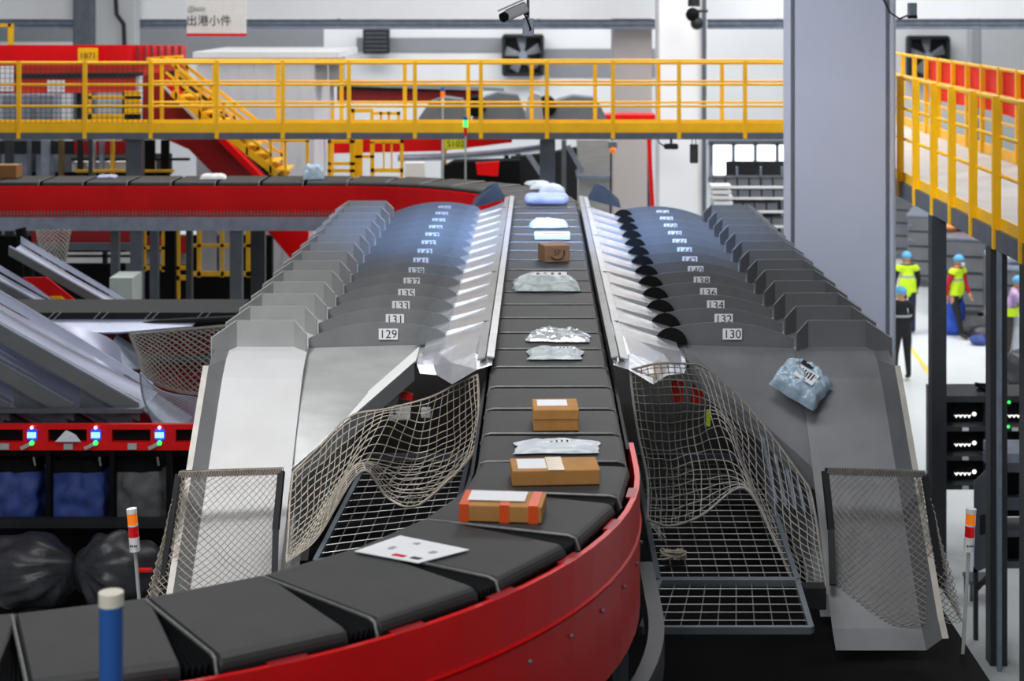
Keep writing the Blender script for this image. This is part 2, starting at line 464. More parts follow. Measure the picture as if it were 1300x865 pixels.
# ------------------------------------------------------------------ chutes
def V(u, y, z): return Vector((u, y, z))
def chute_meshes(sgn):
    """local: u outwards from the sorter, y from the divider (towards camera negative), z from belt top"""
    T = lambda p: Vector((sgn * p[0], p[1], p[2]))
    out = {}
    # divider with a curved top
    pts = []
    for i in range(15):
        t = i / 14; u = .90 + 1.08 * t
        z = -.06 + .105 * math.sin(PI * (t * .86 + .1)) ** .8 - .05 * t ** 3
        pts.append((u, z))
    poly = [T((u, 0, z)) for u, z in pts] + [T((1.98, 0, -.20)), T((1.5, 0, -.185)), T((.9, 0, -.16))]
    out['divider'] = M().plate(poly, .006 * sgn)
    # half-round end cap, leaning towards the camera
    cap = [T((.96 + .135 * math.cos(PI * i / 12), -.10 + .02 * math.sin(PI * i / 12), -.125 + .135 * math.sin(PI * i / 12))) for i in range(13)]
    out['end_cap'] = M().plate(cap, .03 * sgn)
    # folded bright transfer plate between guard strip and shelf
    def fold(u, v):
        drop = .09 if u > .95 else 0
        u = min(u, .875) / .875
        uu = .50 + .50 * v
        y = .06 - .66 * u
        z = .045 - .13 * v - .05 * (1 - u) * (v ** .7) + .06 * max(0, .30 - abs(u - .25)) * (.3 + v)
        return T((uu, y, z - drop))
    out['transfer_plate'] = M().grid(fold, 8, 4, 0, False)
    # shelf sloping outwards and towards the slide
    A, B, C, D = V(1.985, -.02, -.17), V(.86, -.02, -.135), V(1.06, -.50, -.19), V(1.985, -.98, -.93)
    def shelf(a, b):
        p = A.lerp(B, a); q = D.lerp(C, a)
        r = p.lerp(q, b); r.z += .10 * math.sin(b * PI) * (1 - a) * .9
        return T(r)
    out['shelf'] = M().grid(shelf, 8, 8, 0, True)
    sk = M()
    n = T(C) - T(D)
    def skirt(a, b):
        p = D.lerp(C, a); return T((p.x + .01, p.y - .004, p.z + .01 - .15 * b))
    sk.grid(skirt, 6, 1, 0, False)
    def lip(a, b):
        p = D.lerp(C, a); return T((p.x - .02 * b, p.y + .15 * b, p.z + .016 + .085 * b))
    sk.grid(lip, 6, 1, 1, False)
    out['shelf_edge'] = sk
    # hood of four walls round the top of the slide
    hp = [(1.985, -.13, -.20, -.03), (2.10, .0, -.18, .055), (2.57, .0, -.18, .055), (2.72, -.30, -.26, -.03)]
    h = M()
    for a, b in zip(hp[:-1], hp[1:]):
        h.plate([T((a[0], a[1], a[2])), T((b[0], b[1], b[2])), T((b[0], b[1], b[3])), T((a[0], a[1], a[3]))], .012 * sgn)
    out['hood'] = h
    # slide with raised outer wall
    pr = [(.0, -.165), (-.12, -.175), (-.25, -.215), (-.42, -.33), (-.62, -.52), (-1.9, -1.80), (-2.05, -1.90)]
    k = len(pr) - 1
    def fl(a, b):
        i = int(round(b * k)); y, z = pr[i]; return T((1.975 + .64 * a, y, z))
    s_ = M().grid(fl, 1, k, 0, False)
    out['slide'] = s_
    w_ = M()
    def wl(a, b):
        i = int(round(b * k)); y, z = pr[i]
        h_ = (0, .02, .08, .12, .12, .12, .12)[i]
        return T((2.615 + .09 * a, y - .10 * a * (1 if i > 2 else .4), z + h_ * a))
    w_.grid(wl, 1, k, 0, False)
    def wt(a, b):
        i = 3 + int(round(b * (k - 3))); y, z = pr[i]
        return T((2.705 + .045 * a, y - .10, z + .12 + .002 * a))
    w_.grid(wt, 1, k - 3, 1, False)
    out['side_wall'] = w_
    return out
def make_chutes(sgn, n, start, y0, pitch, label_u, m_sl, m_sh, side):
    axis = XA if sgn < 0 else .125
    ms = chute_meshes(sgn)
    fn_ = m_fin_lit if sgn < 0 else m_fin
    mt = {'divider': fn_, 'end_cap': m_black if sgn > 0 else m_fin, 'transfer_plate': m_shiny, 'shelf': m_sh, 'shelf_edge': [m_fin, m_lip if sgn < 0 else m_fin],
          'hood': m_hood_lit if sgn < 0 else m_fin, 'slide': m_sl, 'side_wall': [fn_, m_edge]}
    root0 = thing('sorting_chute', 'x', 'chute', (0, 0, 0))
    div = None
    for k in ('divider', 'end_cap', 'transfer_plate', 'shelf', 'shelf_edge', 'hood', 'slide', 'side_wall'):
        o = ms[k].build(k, mt[k], root0)
        if k == 'divider': div = o
    plate_proto = None
    for i in range(n):
        num = start + 2 * i
        r = root0 if i == n - 1 else None
        if r is None:
            r = root0.copy(); COL.objects.link(r)
            for ch in root0.children:
                c = ch.copy(); COL.objects.link(c); c.parent = r
        r.location = (axis, y0 + pitch * i, ZB)
        d = [c for c in r.children if c.name.split('.')[0] == 'divider'][0]
        lx = sgn * label_u; lw, lh = .158, .09
        m = M(); m.box((lx, -.017, -.055), (lw, .006, lh), mi=0)
        m.mesh(text_mesh(str(num), .098), Matrix.Translation((lx, -.0215, -.057)) @ UPRIGHT, 1)
        pl = M(); pl.v, pl.f, pl.mi, pl.sm = m.v, m.f, m.mi, m.sm
        me_o = pl.build('number_plate', [m_paper, m_ink], d)
        # plate vertices are local to the chute
        for v in me_o.data.vertices: v.co += r.location
        me_o['label'] = 'white number plate reading %d' % num
        extra = ''
        r['label'] = 'grey steel sorting chute numbered %d %s the black belt%s' % (num, side, extra)
        r['group'] = 'sorting chutes %s the belt' % side
make_chutes(-1, 14, 129, 14.3, .655, 1.32, m_slide_lit, m_steel, 'left of')
make_chutes(1, 13, 130, 14.3, .67, 1.47, m_slide_shade, m_slide_shade, 'right of')

# long bright guard strips beside the belt with a crumpled end flap and an upright far flap
for sgn, side in ((-1, 'left'), (1, 'right')):
    ax = XA if sgn < 0 else .125
    T = lambda u, y, z: Vector((ax + sgn * u, y, ZB + z))
    t = thing('guard_strip', 'bright steel guard strip along the %s edge of the black belt' % side, 'guard rail', (ax + sgn * .47, 18, ZB), 'guard strips beside the belt')
    M().plate([T(.41, 12.75, .06), T(.465, 12.75, .07), T(.465, 23.2, .07), T(.41, 23.2, .06)], .012 * -sgn).build('inner_strip', m_guard, t)
    M().plate([T(.472, 12.75, .062), T(.53, 12.75, .045), T(.53, 23.2, .045), T(.472, 23.2, .062)], .012 * -sgn).build('outer_strip', m_guard, t)
    e = M()
    rows = [[(.42, 12.62, .04), (.42, 13.0, .06), (.42, 13.6, .06)],
            [(.53, 12.65, .0), (.56, 13.05, .04), (.55, 13.7, .045)],
            [(.72, 12.80, -.14), (.75, 13.2, -.06), (.75, 13.8, -.03)],
            [(.86, 13.25, -.17), (.90, 13.5, -.15), (.92, 13.9, -.10)],
            [(1.00, 13.4, -.19), (1.04, 13.65, -.17), (1.04, 14.1, -.14)]]
    rows = [[T(*p) for p in r] for r in rows]
    e.grid(lambda a, b: rows[int(round(a * 4))][int(round(b * 2))], 4, 2, 0, False)
    e.build('end_flap', m_shiny, t)
    M().plate([T(.52, 23.3, .02), T(.98, 23.3, -.1), T(.95, 23.3, .02), T(.76, 23.25, .20), T(.64, 23.25, .25)], .012 * sgn).build('far_flap', m_frame, t)
    # small rail joints
    for yy in (14.2, 16.8, 19.4, 22.0):
        M().box(T(.47, yy, .066), (.12, .015, .008)).build('joint_strap', m_frame, t)
# ------------------------------------------------------------------ parcels on the belt
def on_belt(px, py):           # point of the belt surface seen at a pixel
    y = F * (ZC - ZB) / py
    return Vector(((px - 684) * y / F, y, ZB + .004))
def pillow(w, l, h, seed, amp=.25, pinch=.16, n=26, pw=.45):
    rnd = random.Random(seed); o = Vector((rnd.random() * 50, rnd.random() * 50, 0))
    def top(u, v):
        a, b = u * 2 - 1, v * 2 - 1
        e = max(0, (1 - abs(a) ** 4) * (1 - abs(b) ** 4))
        nz = noise.noise(Vector((a * 2.2, b * 2.2, 0)) + o); n2 = noise.noise(Vector((a * 6, b * 6, 3)) + o)
        z = h * (e ** pw) * (1 + amp * nz + amp * .5 * n2)
        k = 1 + pinch * noise.noise(Vector((a * 1.5, b * 1.5, 9)) + o)
        return Vector((a * w / 2 * k, b * l / 2 * k, .008 + max(0, z)))
    def bot(u, v):
        p = top(u, v); p.z = .001 if 0 < u < 1 and 0 < v < 1 else p.z; return p
    m = M(); m.grid(top, n, n); m.grid(bot, n, n)
    return m
def place(m, base, rz=0.0, tilt=None):
    mx = Matrix.Translation(base) @ Matrix.Rotation(rz, 4, 'Z')
    if tilt is not None: mx = mx @ tilt
    return m.xf(mx)
def bag(name, label, px, py, w, l, h, m_, rz=0, seed=1, amp=.25, pw=.45, dz=0, cat='parcel', group='parcels on the belt', sticker=None, base=None):
    b = base or (on_belt(px, py) + Vector((0, 0, dz)))
    o = place(pillow(w, l, h, seed, amp, pw=pw), b, rz).build(name, m_, None, b)
    tag(o, label, cat, group)
    if sticker:
        sx, sy, sw, sl = sticker
        m = M()
        rnd = random.Random(seed); off = Vector((rnd.random() * 50, rnd.random() * 50, 0))
        m.box((sx, sy, h * 1.12), (sw, sl, .003))
        for k in range(4): m.box((sx - sw * .3 + k * sw * .2, sy, h * 1.12 + .002), (sw * .08, sl * .5, .001), mi=1)
        place(m, b, rz).build('address_label', [m_paper, m_ink], o)
    return o
def carton(name, label, px, py, w, l, h, m_, rz=0, extras=(), group='parcels on the belt', dz=0):
    b = on_belt(px, py) + Vector((0, 0, dz)); t = thing(name, label, 'parcel', b, group)
    def put(nm, mm, m): place(m, b, rz).build(nm, mm, t)
    put('box_body', m_, M().bevbox((0, 0, h / 2), (w, l, h), .006))
    for nm, mm, c, d in extras: put(nm, mm, M().box(c, d))
    return t, put, b
# white sheet nearest
b = on_belt(523, 700); b.z = ZB + .006
t = thing('paper_sheet', 'white printed sheet lying flat on the nearest belt cell', 'paper', b, 'parcels on the belt')
c4 = [on_belt(450, 703), on_belt(531, 718), on_belt(596, 701), on_belt(508, 683)]
M().plate([p + Vector((0, 0, .008)) for p in c4], .004).build('sheet', m_paper, t)
def on_sheet(a, b_): return c4[0].lerp(c4[1], a).lerp(c4[3].lerp(c4[2], a), b_) + Vector((0, 0, .0105))
for nm, mm, (a, a2, q, q2) in (('red_print', m_red, (.50, .68, .10, .20)), ('black_print', m_ink, (.76, .90, .12, .22)), ('grey_print', m_refl, (.25, .32, .35, .48)), ('grey_print', m_refl, (.75, .83, .50, .62)), ('grey_print', m_refl, (.35, .42, .75, .84))):
    M().poly([on_sheet(a, q), on_sheet(a2, q), on_sheet(a2, q2), on_sheet(a, q2)]).build(nm, mm, t)
# carton with orange tape
t, put, b = carton('taped_carton', 'low brown carton banded with orange tape in front of the long flat carton', 639, 655, .43, .26, .085, m_card, -.10)
b_ = b
for x in (-.19, .02, .17): put('orange_tape', m_tape, M().box((x, 0, .0435), (.05, .266, .0915)))
put('address_label', [m_paper], M().box((-.03, .02, .093), (.30, .17, .003)))
# long flat carton
t, put, b = carton('flat_carton', 'long flat brown carton with a white label at its left end', 704, 609, .49, .27, .085, m_card, .07)
put('address_label', m_paper, M().box((-.13, .0, .087), (.16, .20, .003)))
put('clear_tape', m_clear, M().box((.0, 0, .0866), (.09, .274, .002)))
# white poly bag
bag('poly_bag', 'flat white poly mailer with pale shine just behind the long flat carton', 706, 571, .50, .26, .036, m_wbag, .03, 3, .45, .7, sticker=(.02, .02, .16, .10))
# carton
t, put, b = carton('shipping_carton', 'upright brown carton with a white label on top and a lid seam', 705, 541, .285, .30, .135, m_card, .03)
put('lid_seam', m_card2, M().box((0, -.1515, .075), (.285, .003, .005)))
put('address_label', m_paper, M().box((-.02, .03, .136), (.19, .16, .003)))
# two bags
bag('poly_bag', 'grey poly mailer in front of the crinkled silver bag', 705, 453, .42, .30, .052, m_sbag, -.02, 5, .5, .75, sticker=(.08, .02, .14, .10))
bag('foil_bag', 'crinkled silver foil bag behind the grey poly mailer', 709, 432, .50, .25, .062, mat('crinkled silver foil', '#cfd4d8', .22, .5, .2, 9, .8, 18), -.08, 6, .8, .8)
# large silver white bag with sheet on it
bag('poly_bag', 'large puffed silver bag with a white sheet stuck on top', 694, 366, .60, .46, .105, m_sbag, 0, 8, .4, .5, sticker=(.02, .08, .34, .22))
# carton with swoosh print
t, put, b = carton('printed_carton', 'brown carton standing tall with a black SF print on its front', 703, 331, .27, .28, .17, m_card2, .25)
put('front_panel', m_card2, M().box((0, -.1405, .085), (.26, .003, .16)))
m = M(); m.mesh(text_mesh('SF', .085), Matrix.Translation((.0, -.1435, .095)) @ UPRIGHT)
m.tube([(.075 * math.cos(a), -.1435, .09 + .065 * math.sin(a)) for a in [(-2.6 + i * .28) for i in range(12)]], .007, 4)
put('printed_mark', m_ink, m)
# flat parcel and bag behind the printed carton
t, put, b = carton('flat_parcel', 'flat white parcel with a brown paper strip behind the printed carton', 701, 303, .40, .26, .06, m_white, 0)
put('brown_strip', m_card, M().box((.02, -.03, .061), (.30, .10, .003)))
bag('poly_bag', 'white poly bag lying behind the flat white parcel', 697, 289, .44, .24, .08, m_wbag, .1, 12, .5)
# rolled lavender bag and others at the far bend
bs = on_belt(694, 262)
m = M()
n = 20
def roll(u, v):
    a = v * 2 * PI; x = (u - .5) * .58
    e = min(1, max(0, (1 - abs(u * 2 - 1) ** 8))) ** .4
    r = (.085 + .01 * noise.noise(Vector((x * 9, math.cos(a), math.sin(a))))) * (.25 + .75 * e)
    return bs + Vector((x, r * 1.25 * math.cos(a), .088 + r * math.sin(a)))
m.grid(roll, 22, 18)
tag(m.build('rolled_bag', m_lbag), 'pale lavender rolled poly bag near the far bend of the belt', 'parcel', 'parcels on the belt')
bag('poly_bag', 'thin white mailer lying just behind the lavender rolled bag', 701, 246, .36, .22, .10, m_wbag, 0, 15, .2)
bag('poly_bag', 'pale mailer at the start of the far bend, right of another white one', 693, 240, .44, .28, .06, m_wbag, 0, 16, .3)
bag('poly_bag', 'white mailer on the far bend, farthest of the bags on the straight belt', 682, 235, .34, .25, .05, m_wbag, .3, 17, .3)
# far straight
def far(px, y, z=.0): return Vector(((px - 684) * y / F, y, ZB + .004 + z))
bag('poly_bag', 'flat white mailer on the far belt run above the red panel', 0, 0, .38, .26, .07, m_white, .1, 21, .3, base=far(271, 26.1))
bag('poly_bag', 'puffed pale blue bag on the far belt run', 0, 0, .30, .3, .20, m_bbag, .1, 22, .3, base=far(398, 26.1))
bag('poly_bag', 'thin white mailer on the far belt run, left of the one above the red panel', 0, 0, .30, .24, .035, m_lbag, .1, 24, .3, base=far(136, 26.3))
bb = far(8, 26.3)
t = thing('brown_carton', 'brown carton at the left end of the far belt run', 'parcel', bb, 'parcels on the belt')
M().bevbox(bb + Vector((0, 0, .1)), (.40, .3, .2), .01).build('box_body', m_card2, t)
M().box(bb + Vector((0, 0, .2)), (.40, .05, .005)).build('tape_strip', m_clear, t)
# bag sliding on the right chute
pb = P(1016, 490, 13.72)
tl = Matrix.Rotation(.45, 4, 'Y') @ Matrix.Rotation(.42, 4, 'X')
o = place(pillow(.40, .36, .13, 31, .55, .12, 30), pb, -.45, tl).build('poly_bag', m_bbag, None, pb)
tag(o, 'crumpled blue grey poly bag sliding down the numbered 130 chute', 'parcel')
m = M(); m.box((.02, -.02, .150), (.17, .14, .003))
for k in range(5): m.box((-.03 + k * .025, -.01, .153), (.012, .08, .001), mi=1)
place(m, pb, -.45, tl).build('address_label', [m_paper, m_ink], o)
m = M(); m.box((-.03, .11, .135), (.10, .05, .003), mi=0)
place(m, pb, -.45, tl).build('printed_mark', m_ink, o)

# ------------------------------------------------------------------ nets and wire shelves
def cr(p, t):          # Catmull-Rom through a list
    n = len(p) - 1; x = min(max(t, 0), 1) * n; i = min(int(x), n - 1); f = x - i
    p0, p1, p2, p3 = p[max(i - 1, 0)], p[i], p[i + 1], p[min(i + 2, n)]
    return .5 * ((2 * p1) + (p2 - p0) * f + (2 * p0 - 5 * p1 + 4 * p2 - p3) * f * f + (3 * p1 - p0 - 3 * p2 + p3) * f ** 3)
def surf(rows):
    return lambda u, v: cr([cr(r, u) for r in rows], v)
def net_mesh(fn, nu, nv, r, seg=2, diag=False, jit=0.0, seed=0):
    m = M(); o = Vector((seed * 7.3, 2.1, 5.5))
    def g(u, v):
        u = min(1, max(0, u)); v = min(1, max(0, v))
        p = fn(u, v)
        if jit: p = p + Vector((noise.noise(p * 5 + o), noise.noise(p * 5 + o * 2), noise.noise(p * 5 + o * 3))) * jit
        return p
    if not diag:
        for i in range(nu + 1): m.tube([g(i / nu, j / (nv * seg)) for j in range(nv * seg + 1)], r, 3, cap=False)
        for j in range(nv + 1): m.tube([g(i / (nu * seg), j / nv) for i in range(nu * seg + 1)], r, 3, cap=False)
    else:
        for s in (1, -1):
            for k in range(-nv, nu + nv + 1):
                pts = []
                for j in range(nv * seg + 1):
                    v = j / (nv * seg); u = (k + s * v * nv) / nu
                    if -1e-6 <= u <= 1 + 1e-6: pts.append(g(u, v))
                if len(pts) > 1: m.tube(pts, r, 3, cap=False)
    return m
def border(fn, r, n=40):
    m = M()
    pts = [fn(i / n, 0) for i in range(n)] + [fn(1, i / n) for i in range(n)] + [fn(1 - i / n, 1) for i in range(n)] + [fn(0, 1 - i / n) for i in range(n)]
    return m.tube(pts, r, 4, closed=True)
# left hanging net
L = lambda *a: [P(*q) for q in a]
rowsL = [L((372, 600, 12.75), (412, 560, 12.95), (446, 528, 13.15), (492, 519, 13.3), (545, 505, 13.4), (580, 488, 13.0), (606, 476, 12.6)),
         L((368, 640, 12.6), (405, 606, 12.8), (440, 578, 12.95), (486, 538, 13.0), (535, 552, 13.3), (580, 535, 12.9), (608, 510, 12.5)),
         L((366, 680, 12.4), (400, 650, 12.6), (425, 622, 12.7), (462, 585, 12.7), (525, 590, 13.2), (580, 570, 12.9), (606, 545, 12.4)),
         L((364, 706, 12.3), (385, 688, 12.4), (412, 655, 12.5), (456, 588, 12.45), (505, 618, 12.8), (560, 610, 12.6), (600, 575, 12.3)),
         L((364, 714, 12.2), (378, 704, 12.2), (405, 680, 12.3), (458, 598, 12.3), (492, 632, 12.4), (528, 643, 12.3), (575, 605, 12.2))]
fL = surf(rowsL)
t = thing('hanging_net', 'sagging beige rope net strung under the near left chute beside the belt', 'net', P(480, 640, 12.4))
net_mesh(fL, 27, 18, .0044, 2, jit=.012).build('netting', m_net, t)
border(fL, .009).build('border_rope', m_net, t)
# right hanging net
rowsR = [L((800, 470, 12.7), (835, 462, 13.0), (870, 462, 13.3), (895, 468, 13.5), (940, 505, 13.5), (985, 560, 13.3), (1028, 620, 13.0)),
         L((803, 500, 12.6), (840, 500, 13.0), (880, 500, 13.4), (912, 515, 13.3), (950, 560, 13.2), (995, 620, 13.1), (1036, 660, 12.8)),
         L((810, 550, 12.5), (845, 555, 13.2), (880, 550, 13.5), (918, 540, 13.0), (955, 610, 13.0), (1000, 670, 12.9), (1042, 700, 12.6)),
         L((822, 610, 12.4), (850, 610, 12.9), (890, 600, 13.2), (940, 605, 12.9), (975, 665, 12.7), (1010, 715, 12.5), (1048, 735, 12.4)),
         L((822, 660, 12.2), (850, 668, 12.3), (890, 655, 12.4), (945, 620, 12.6), (985, 690, 12.3), (1012, 745, 12.1), (1050, 755, 12.2))]
fR = surf(rowsR)
t = thing('hanging_net', 'sagging grey rope net strung under the near right chute, torn loose at its lower corner', 'net', P(900, 690, 12.4))
net_mesh(fR, 27, 19, .0042, 2, jit=.012, seed=3).build('netting', m_net2, t)
border(fR, .009).build('border_rope', m_net2, t)
m = M(); rnd = random.Random(4)
q0 = P(826, 664, 12.2)
for k in range(6):
    e = P(836 + rnd.random() * 12, 680 + rnd.random() * 12, 12.0 + rnd.random() * .1)
    m.tube([q0, q0.lerp(e, .5) + Vector((rnd.uniform(-.03, .03), 0, .02)), e], .006, 4)
m.build('loose_end', m_net2, t)
# net from the right post down the side of the wire shelf
q = P(855, 706, 11.85)
m = M()
for k in range(26):
    pts = [q + Vector((rnd.uniform(-.09, .09), rnd.uniform(-.05, .05), rnd.uniform(-.02, .04))) for _ in range(4)]
    m.tube(pts, .006, 4)
tag(m.build('rope_tangle', m_net), 'tangled scrap of pale rope lying on the right wire shelf', 'rope')
# slide end screens: bent frame with diamond net
def screen(sgn, label, m_, x0, x1, xo, seed):
    t = thing('net_screen', label, 'net', (0.5 * (x0 + x1), 12.6, ZC - 750 * 12.4 / F))
    zt = ZC - 600 * 12.9 / F
    a = Vector((x0, 12.85, zt)); b = Vector((x1, 12.9, zt + .01)); c = Vector((x1 + sgn * .02, 12.75, zt - .38)); d = Vector((x1, 12.55, zt - .72))
    e = Vector((x0 + sgn * .06, 12.55, zt - .74))
    fr = M(); fr.bar(a, b, .04, .04); fr.bar(b, c, .045, .045); fr.bar(c, d, .045, .045); fr.bar(a, e, .04, .04)
    fr.build('frame', m_dark, t)
    rows = [[a, a.lerp(b, .5) + Vector((0, 0, -.01)), b],
            [a + Vector((sgn * .07, -.12, -.35)), a.lerp(b, .5) + Vector((0, -.20, -.34)), b + Vector((0, -.12, -.34))],
            [a + Vector((sgn * .15, -.30, -.70)), a.lerp(b, .5) + Vector((0, -.35, -.68)), b + Vector((sgn * -.0, -.22, -.66))],
            [Vector((xo, 12.35, zt - .92)), a.lerp(b, .5) + Vector((0, -.45, -.98)), b + Vector((0, -.3, -.95))]]
    f = surf(rows)
    net_mesh(f, 17, 22, .0035, 2, True, .008, seed).build('netting', m_, t)
    # wrap of net on the outer side
    rows2 = [[a, a + Vector((-sgn * .02, .15, -.1))], [Vector((xo, 12.35, zt - .92)), a + Vector((sgn * .1, .1, -.8))]]
    net_mesh(surf(rows2), 5, 22, .0035, 2, True, .008, seed + 1).build('side_netting', m_, t)
    m = M()
    for k in range(60):
        p = a.lerp(b, k / 60); m.tube([p + Vector((0, -.022, -.022)), p + Vector((.01, -.024, .022)), p + Vector((.02, .022, .024)), p + Vector((.025, .02, -.02))], .004, 3)
    m.build('lashing', m_, t)
screen(-1, 'diamond net screen on a bent dark frame across the left white slide', m_net, -2.67, -1.915, -2.83, 1)
screen(1, 'diamond net screen on a bent dark frame across the right grey slide', m_net2, 2.86, 2.13, 3.02, 5)
# wire shelves below the nets
def shelf(label, c, nx, ny, group=None):
    # c: four corners (near left, near right, far right, far left)
    c = [Vector(q) for q in c]
    cen = sum(c, Vector()) / 4
    t = thing('wire_shelf', label, 'wire shelf', cen)
    m = M()
    for i in range(nx + 1): m.tube([c[0].lerp(c[1], i / nx), c[3].lerp(c[2], i / nx)], .0042, 4, cap=False)
    for j in range(ny + 1): m.tube([c[0].lerp(c[3], j / ny) + Vector((0, 0, .008)), c[1].lerp(c[2], j / ny) + Vector((0, 0, .008))], .0042, 4, cap=False)
    m.build('wire_mesh', m_wire, t)
    m = M()
    for i in range(4): m.bar(c[i], c[(i + 1) % 4], .035, .045)
    m.build('rim', m_frame, t)
    return t
shelf('flat wire mesh shelf below the right hanging net', [P(836, 738, 11.6), P(1012, 738, 11.6), P(960, 580, 14.6), P(806, 580, 14.6)], 9, 22)
shelf('sloping wire mesh front panel below the right wire shelf', [P(815, 800, 10.95), P(1030, 800, 10.95), P(1012, 740, 11.57), P(838, 740, 11.57)], 9, 6)
shelf('flat wire mesh shelf seen beneath the left hanging net', [P(400, 715, 12.0), P(570, 690, 12.0), P(596, 580, 14.2), P(470, 580, 14.2)], 9, 15)
# black sheet added under the sorter to stand in for the shade there
struct(M().bb((-3.0, 5.6, 2.36), (3.1, 24, 2.42)).build('deck', m_black))
# small fittings below the guard ends
def fitting(name, label, cat, parts, base):
    t = thing(name, label, cat, base)
    for nm, mm, m in parts: m.build(nm, mm, t)
p = P(712 / 1.0, 400, 14); 
for i, (px, py, y, w_, h_) in enumerate(((860, 497, 13.9, .09, .17), (888, 491, 13.9, .11, .14), (884, 506, 14.0, .09, .08), (502, 495, 13.9, .10, .07), (517, 503, 13.9, .10, .06))):
    c = P(px, py, y)
    lb = ['red upright bracket behind the right net, nearest the belt', 'red tilted bracket behind the right net, farthest from the belt', 'small red bracket below the tilted red one behind the right net', 'red tab on the edge of the left shelf', 'red tab beside the white control box behind the left net'][i]
    m = M().bevbox(c, (w_, .04, h_), .008, R=Euler((0, .2 * (1 if i > 0 else 0), 0)).to_matrix())
    tag(m.build('red_bracket', mat('signal red plastic', '#ff1d14', .4, 0, .05)), lb, 'bracket', 'red brackets under the chutes')
c = P(508, 524, 13.9)
t = thing('control_box', 'white control box with a round sounder behind the left net', 'control box', c - Vector((0, 0, .08)))
M().bevbox(c, (.17, .08, .11), .012).build('housing', m_white, t)
M().cyl(c + Vector((-.08, -.0, .13)), c + Vector((-.08, -.06, .13)), .07, 20).build('sounder', m_white, t)
M().box(c + Vector((-.04, -.042, .01)), (.02, .006, .03)).build('switch', m_ink, t)
c = P(541, 524, 13.7)
tag(M().bevbox(c, (.08, .06, .08), .01).build('sensor_box', m_refl), 'small grey sensor box right of the white control box behind the left net', 'sensor')
c = P(899, 531, 14.0)
tag(M().bevbox(c, (.035, .05, .13), .01).build('reflector_tag', m_hivis), 'bright yellow green tag hanging behind the right net', 'tag')
# upright slatted guard under the right shelf
t = thing('slatted_guard', 'row of upright grey slats below the right shelf edge', 'guard', P(1000, 640, 13.4))
for i in range(6):
    a = P(966 + i * 14, 552 + i * 14, 13.55); b = P(985 + i * 12, 640 + i * 4, 13.2)
    M().bar(a, b, .025, .05).build('slat', m_beam, t)
# grey bracket next to the right screen
tag(M().bevbox(P(1033, 757, 12.1), (.16, .12, .16), .01).build('mounting_bracket', m_dark), 'dark square mounting bracket at the lower end of the right net', 'bracket')
# signal towers
def tower(px, pyt, y, label, lean, base_z):
    top = P(px, pyt, y); r = .037 * y / 12.4
    sc = y / F
    t = thing('signal_tower', label, 'signal light', (top.x + lean, y, base_z), 'amber and red signal towers')
    ax = Vector((lean, 0, base_z - top.z)).normalized()
    def seg(nm, mm, a, b, rr): M().cyl(top + ax * a * sc, top + ax * b * sc, rr, 20).build(nm, mm, t)
    seg('cap', m_white, 0, 6, r); seg('amber_lamp', m_amber, 6, 20, r * .96); seg('divider_ring', m_white, 20, 22, r * .98)
    seg('red_lamp', m_rlens, 22, 36, r * .96); seg('housing', m_white, 36, 54, r)
    M().cyl(top + ax * 53 * sc, Vector((top.x + lean, y, base_z)), r * .36, 12).build('pole', m_refl, t)
    m = M()
    for k in range(4): m.box(top + ax * 46 * sc + Vector((-r * .55 + k * r * .36, -r * .93, 0)), (r * .22, r * .2, 2.4 * sc))
    m.build('printed_mark', m_ink, t)
tower(167, 646, 12.0, 'amber and red signal tower on a grey pole beside the left slide', .30, .0)
tower(1233, 646, 12.4, 'amber and red signal tower on a grey pole beside the right slide', -.20, .0)
c = P(141, 752, 6.6)
t = thing('signal_tower', 'blurred top of a blue signal lamp with a cream cap at the lower left', 'signal light', c - Vector((0, 0, c.z)))
M().cyl(c, c - Vector((0, 0, .05)), .047, 24).build('cap', m_rollb, t)
M().cyl(c - Vector((0, 0, .05)), c - Vector((0, 0, .35)), .044, 24).build('blue_lamp', m_blue, t)
M().cyl(c - Vector((0, 0, .35)), c - Vector((0, 0, c.z)), .02, 12).build('pole', m_refl, t)
# ------------------------------------------------------------------ back catwalk
YC = 28.8; YB = 29.95
t = thing('catwalk', 'yellow railed steel catwalk crossing the hall behind the belt', 'walkway', (-2, 29.4, 0))
xl = P(-40, 0, YC).x; xr = P(1012, 0, YC).x
zt = ZC - 80 * YC / F
def zat(py): return ZC - py * YC / F
M().bb((xl, YC - .02, zat(177)), (xr, YC + .08, zat(168.5))).build('edge_beam', m_frame, t)
M().bb((xl, YC + .08, zat(171)), (xr, YB, zat(167))).build('deck', m_deck, t)
M().bb((xl, YB, zat(177)), (xr, YB + .1, zat(168.5))).build('edge_beam', m_frame, t)
M().bb((xl, YC - .005, zat(170)), (xr, YC + .02, zat(156))).build('toe_board', m_yel, t)
M().bb((xl, YB - .02, zat(168)), (xr, YB + .005, zat(158))).build('toe_board', m_yel, t)
for py, r in ((80, .028), (107.5, .022), (135, .022)):
    M().cyl((xl, YC + .02, zat(py)), (xr, YC + .02, zat(py)), r, 10).build('rail', m_yel, t)
    M().cyl((P(192, 0, YB).x, YB, zat(py)), (xr, YB, zat(py)), r, 10).build('rail', m_yel, t)
proto = None
x = 24 - 83.8
while x < 1000:
    q = P(x, 80, YC)
    if proto is None:
        proto = M().bb((q.x - .033, YC - .03, zat(176)), (q.x + .033, YC + .03, zt + .03)).build('post', m_yel, t); x00 = q.x
    else:
        c = proto.copy(); COL.objects.link(c); c.location.x += q.x - x00
    x += 83.8
x = 192; pb_ = None
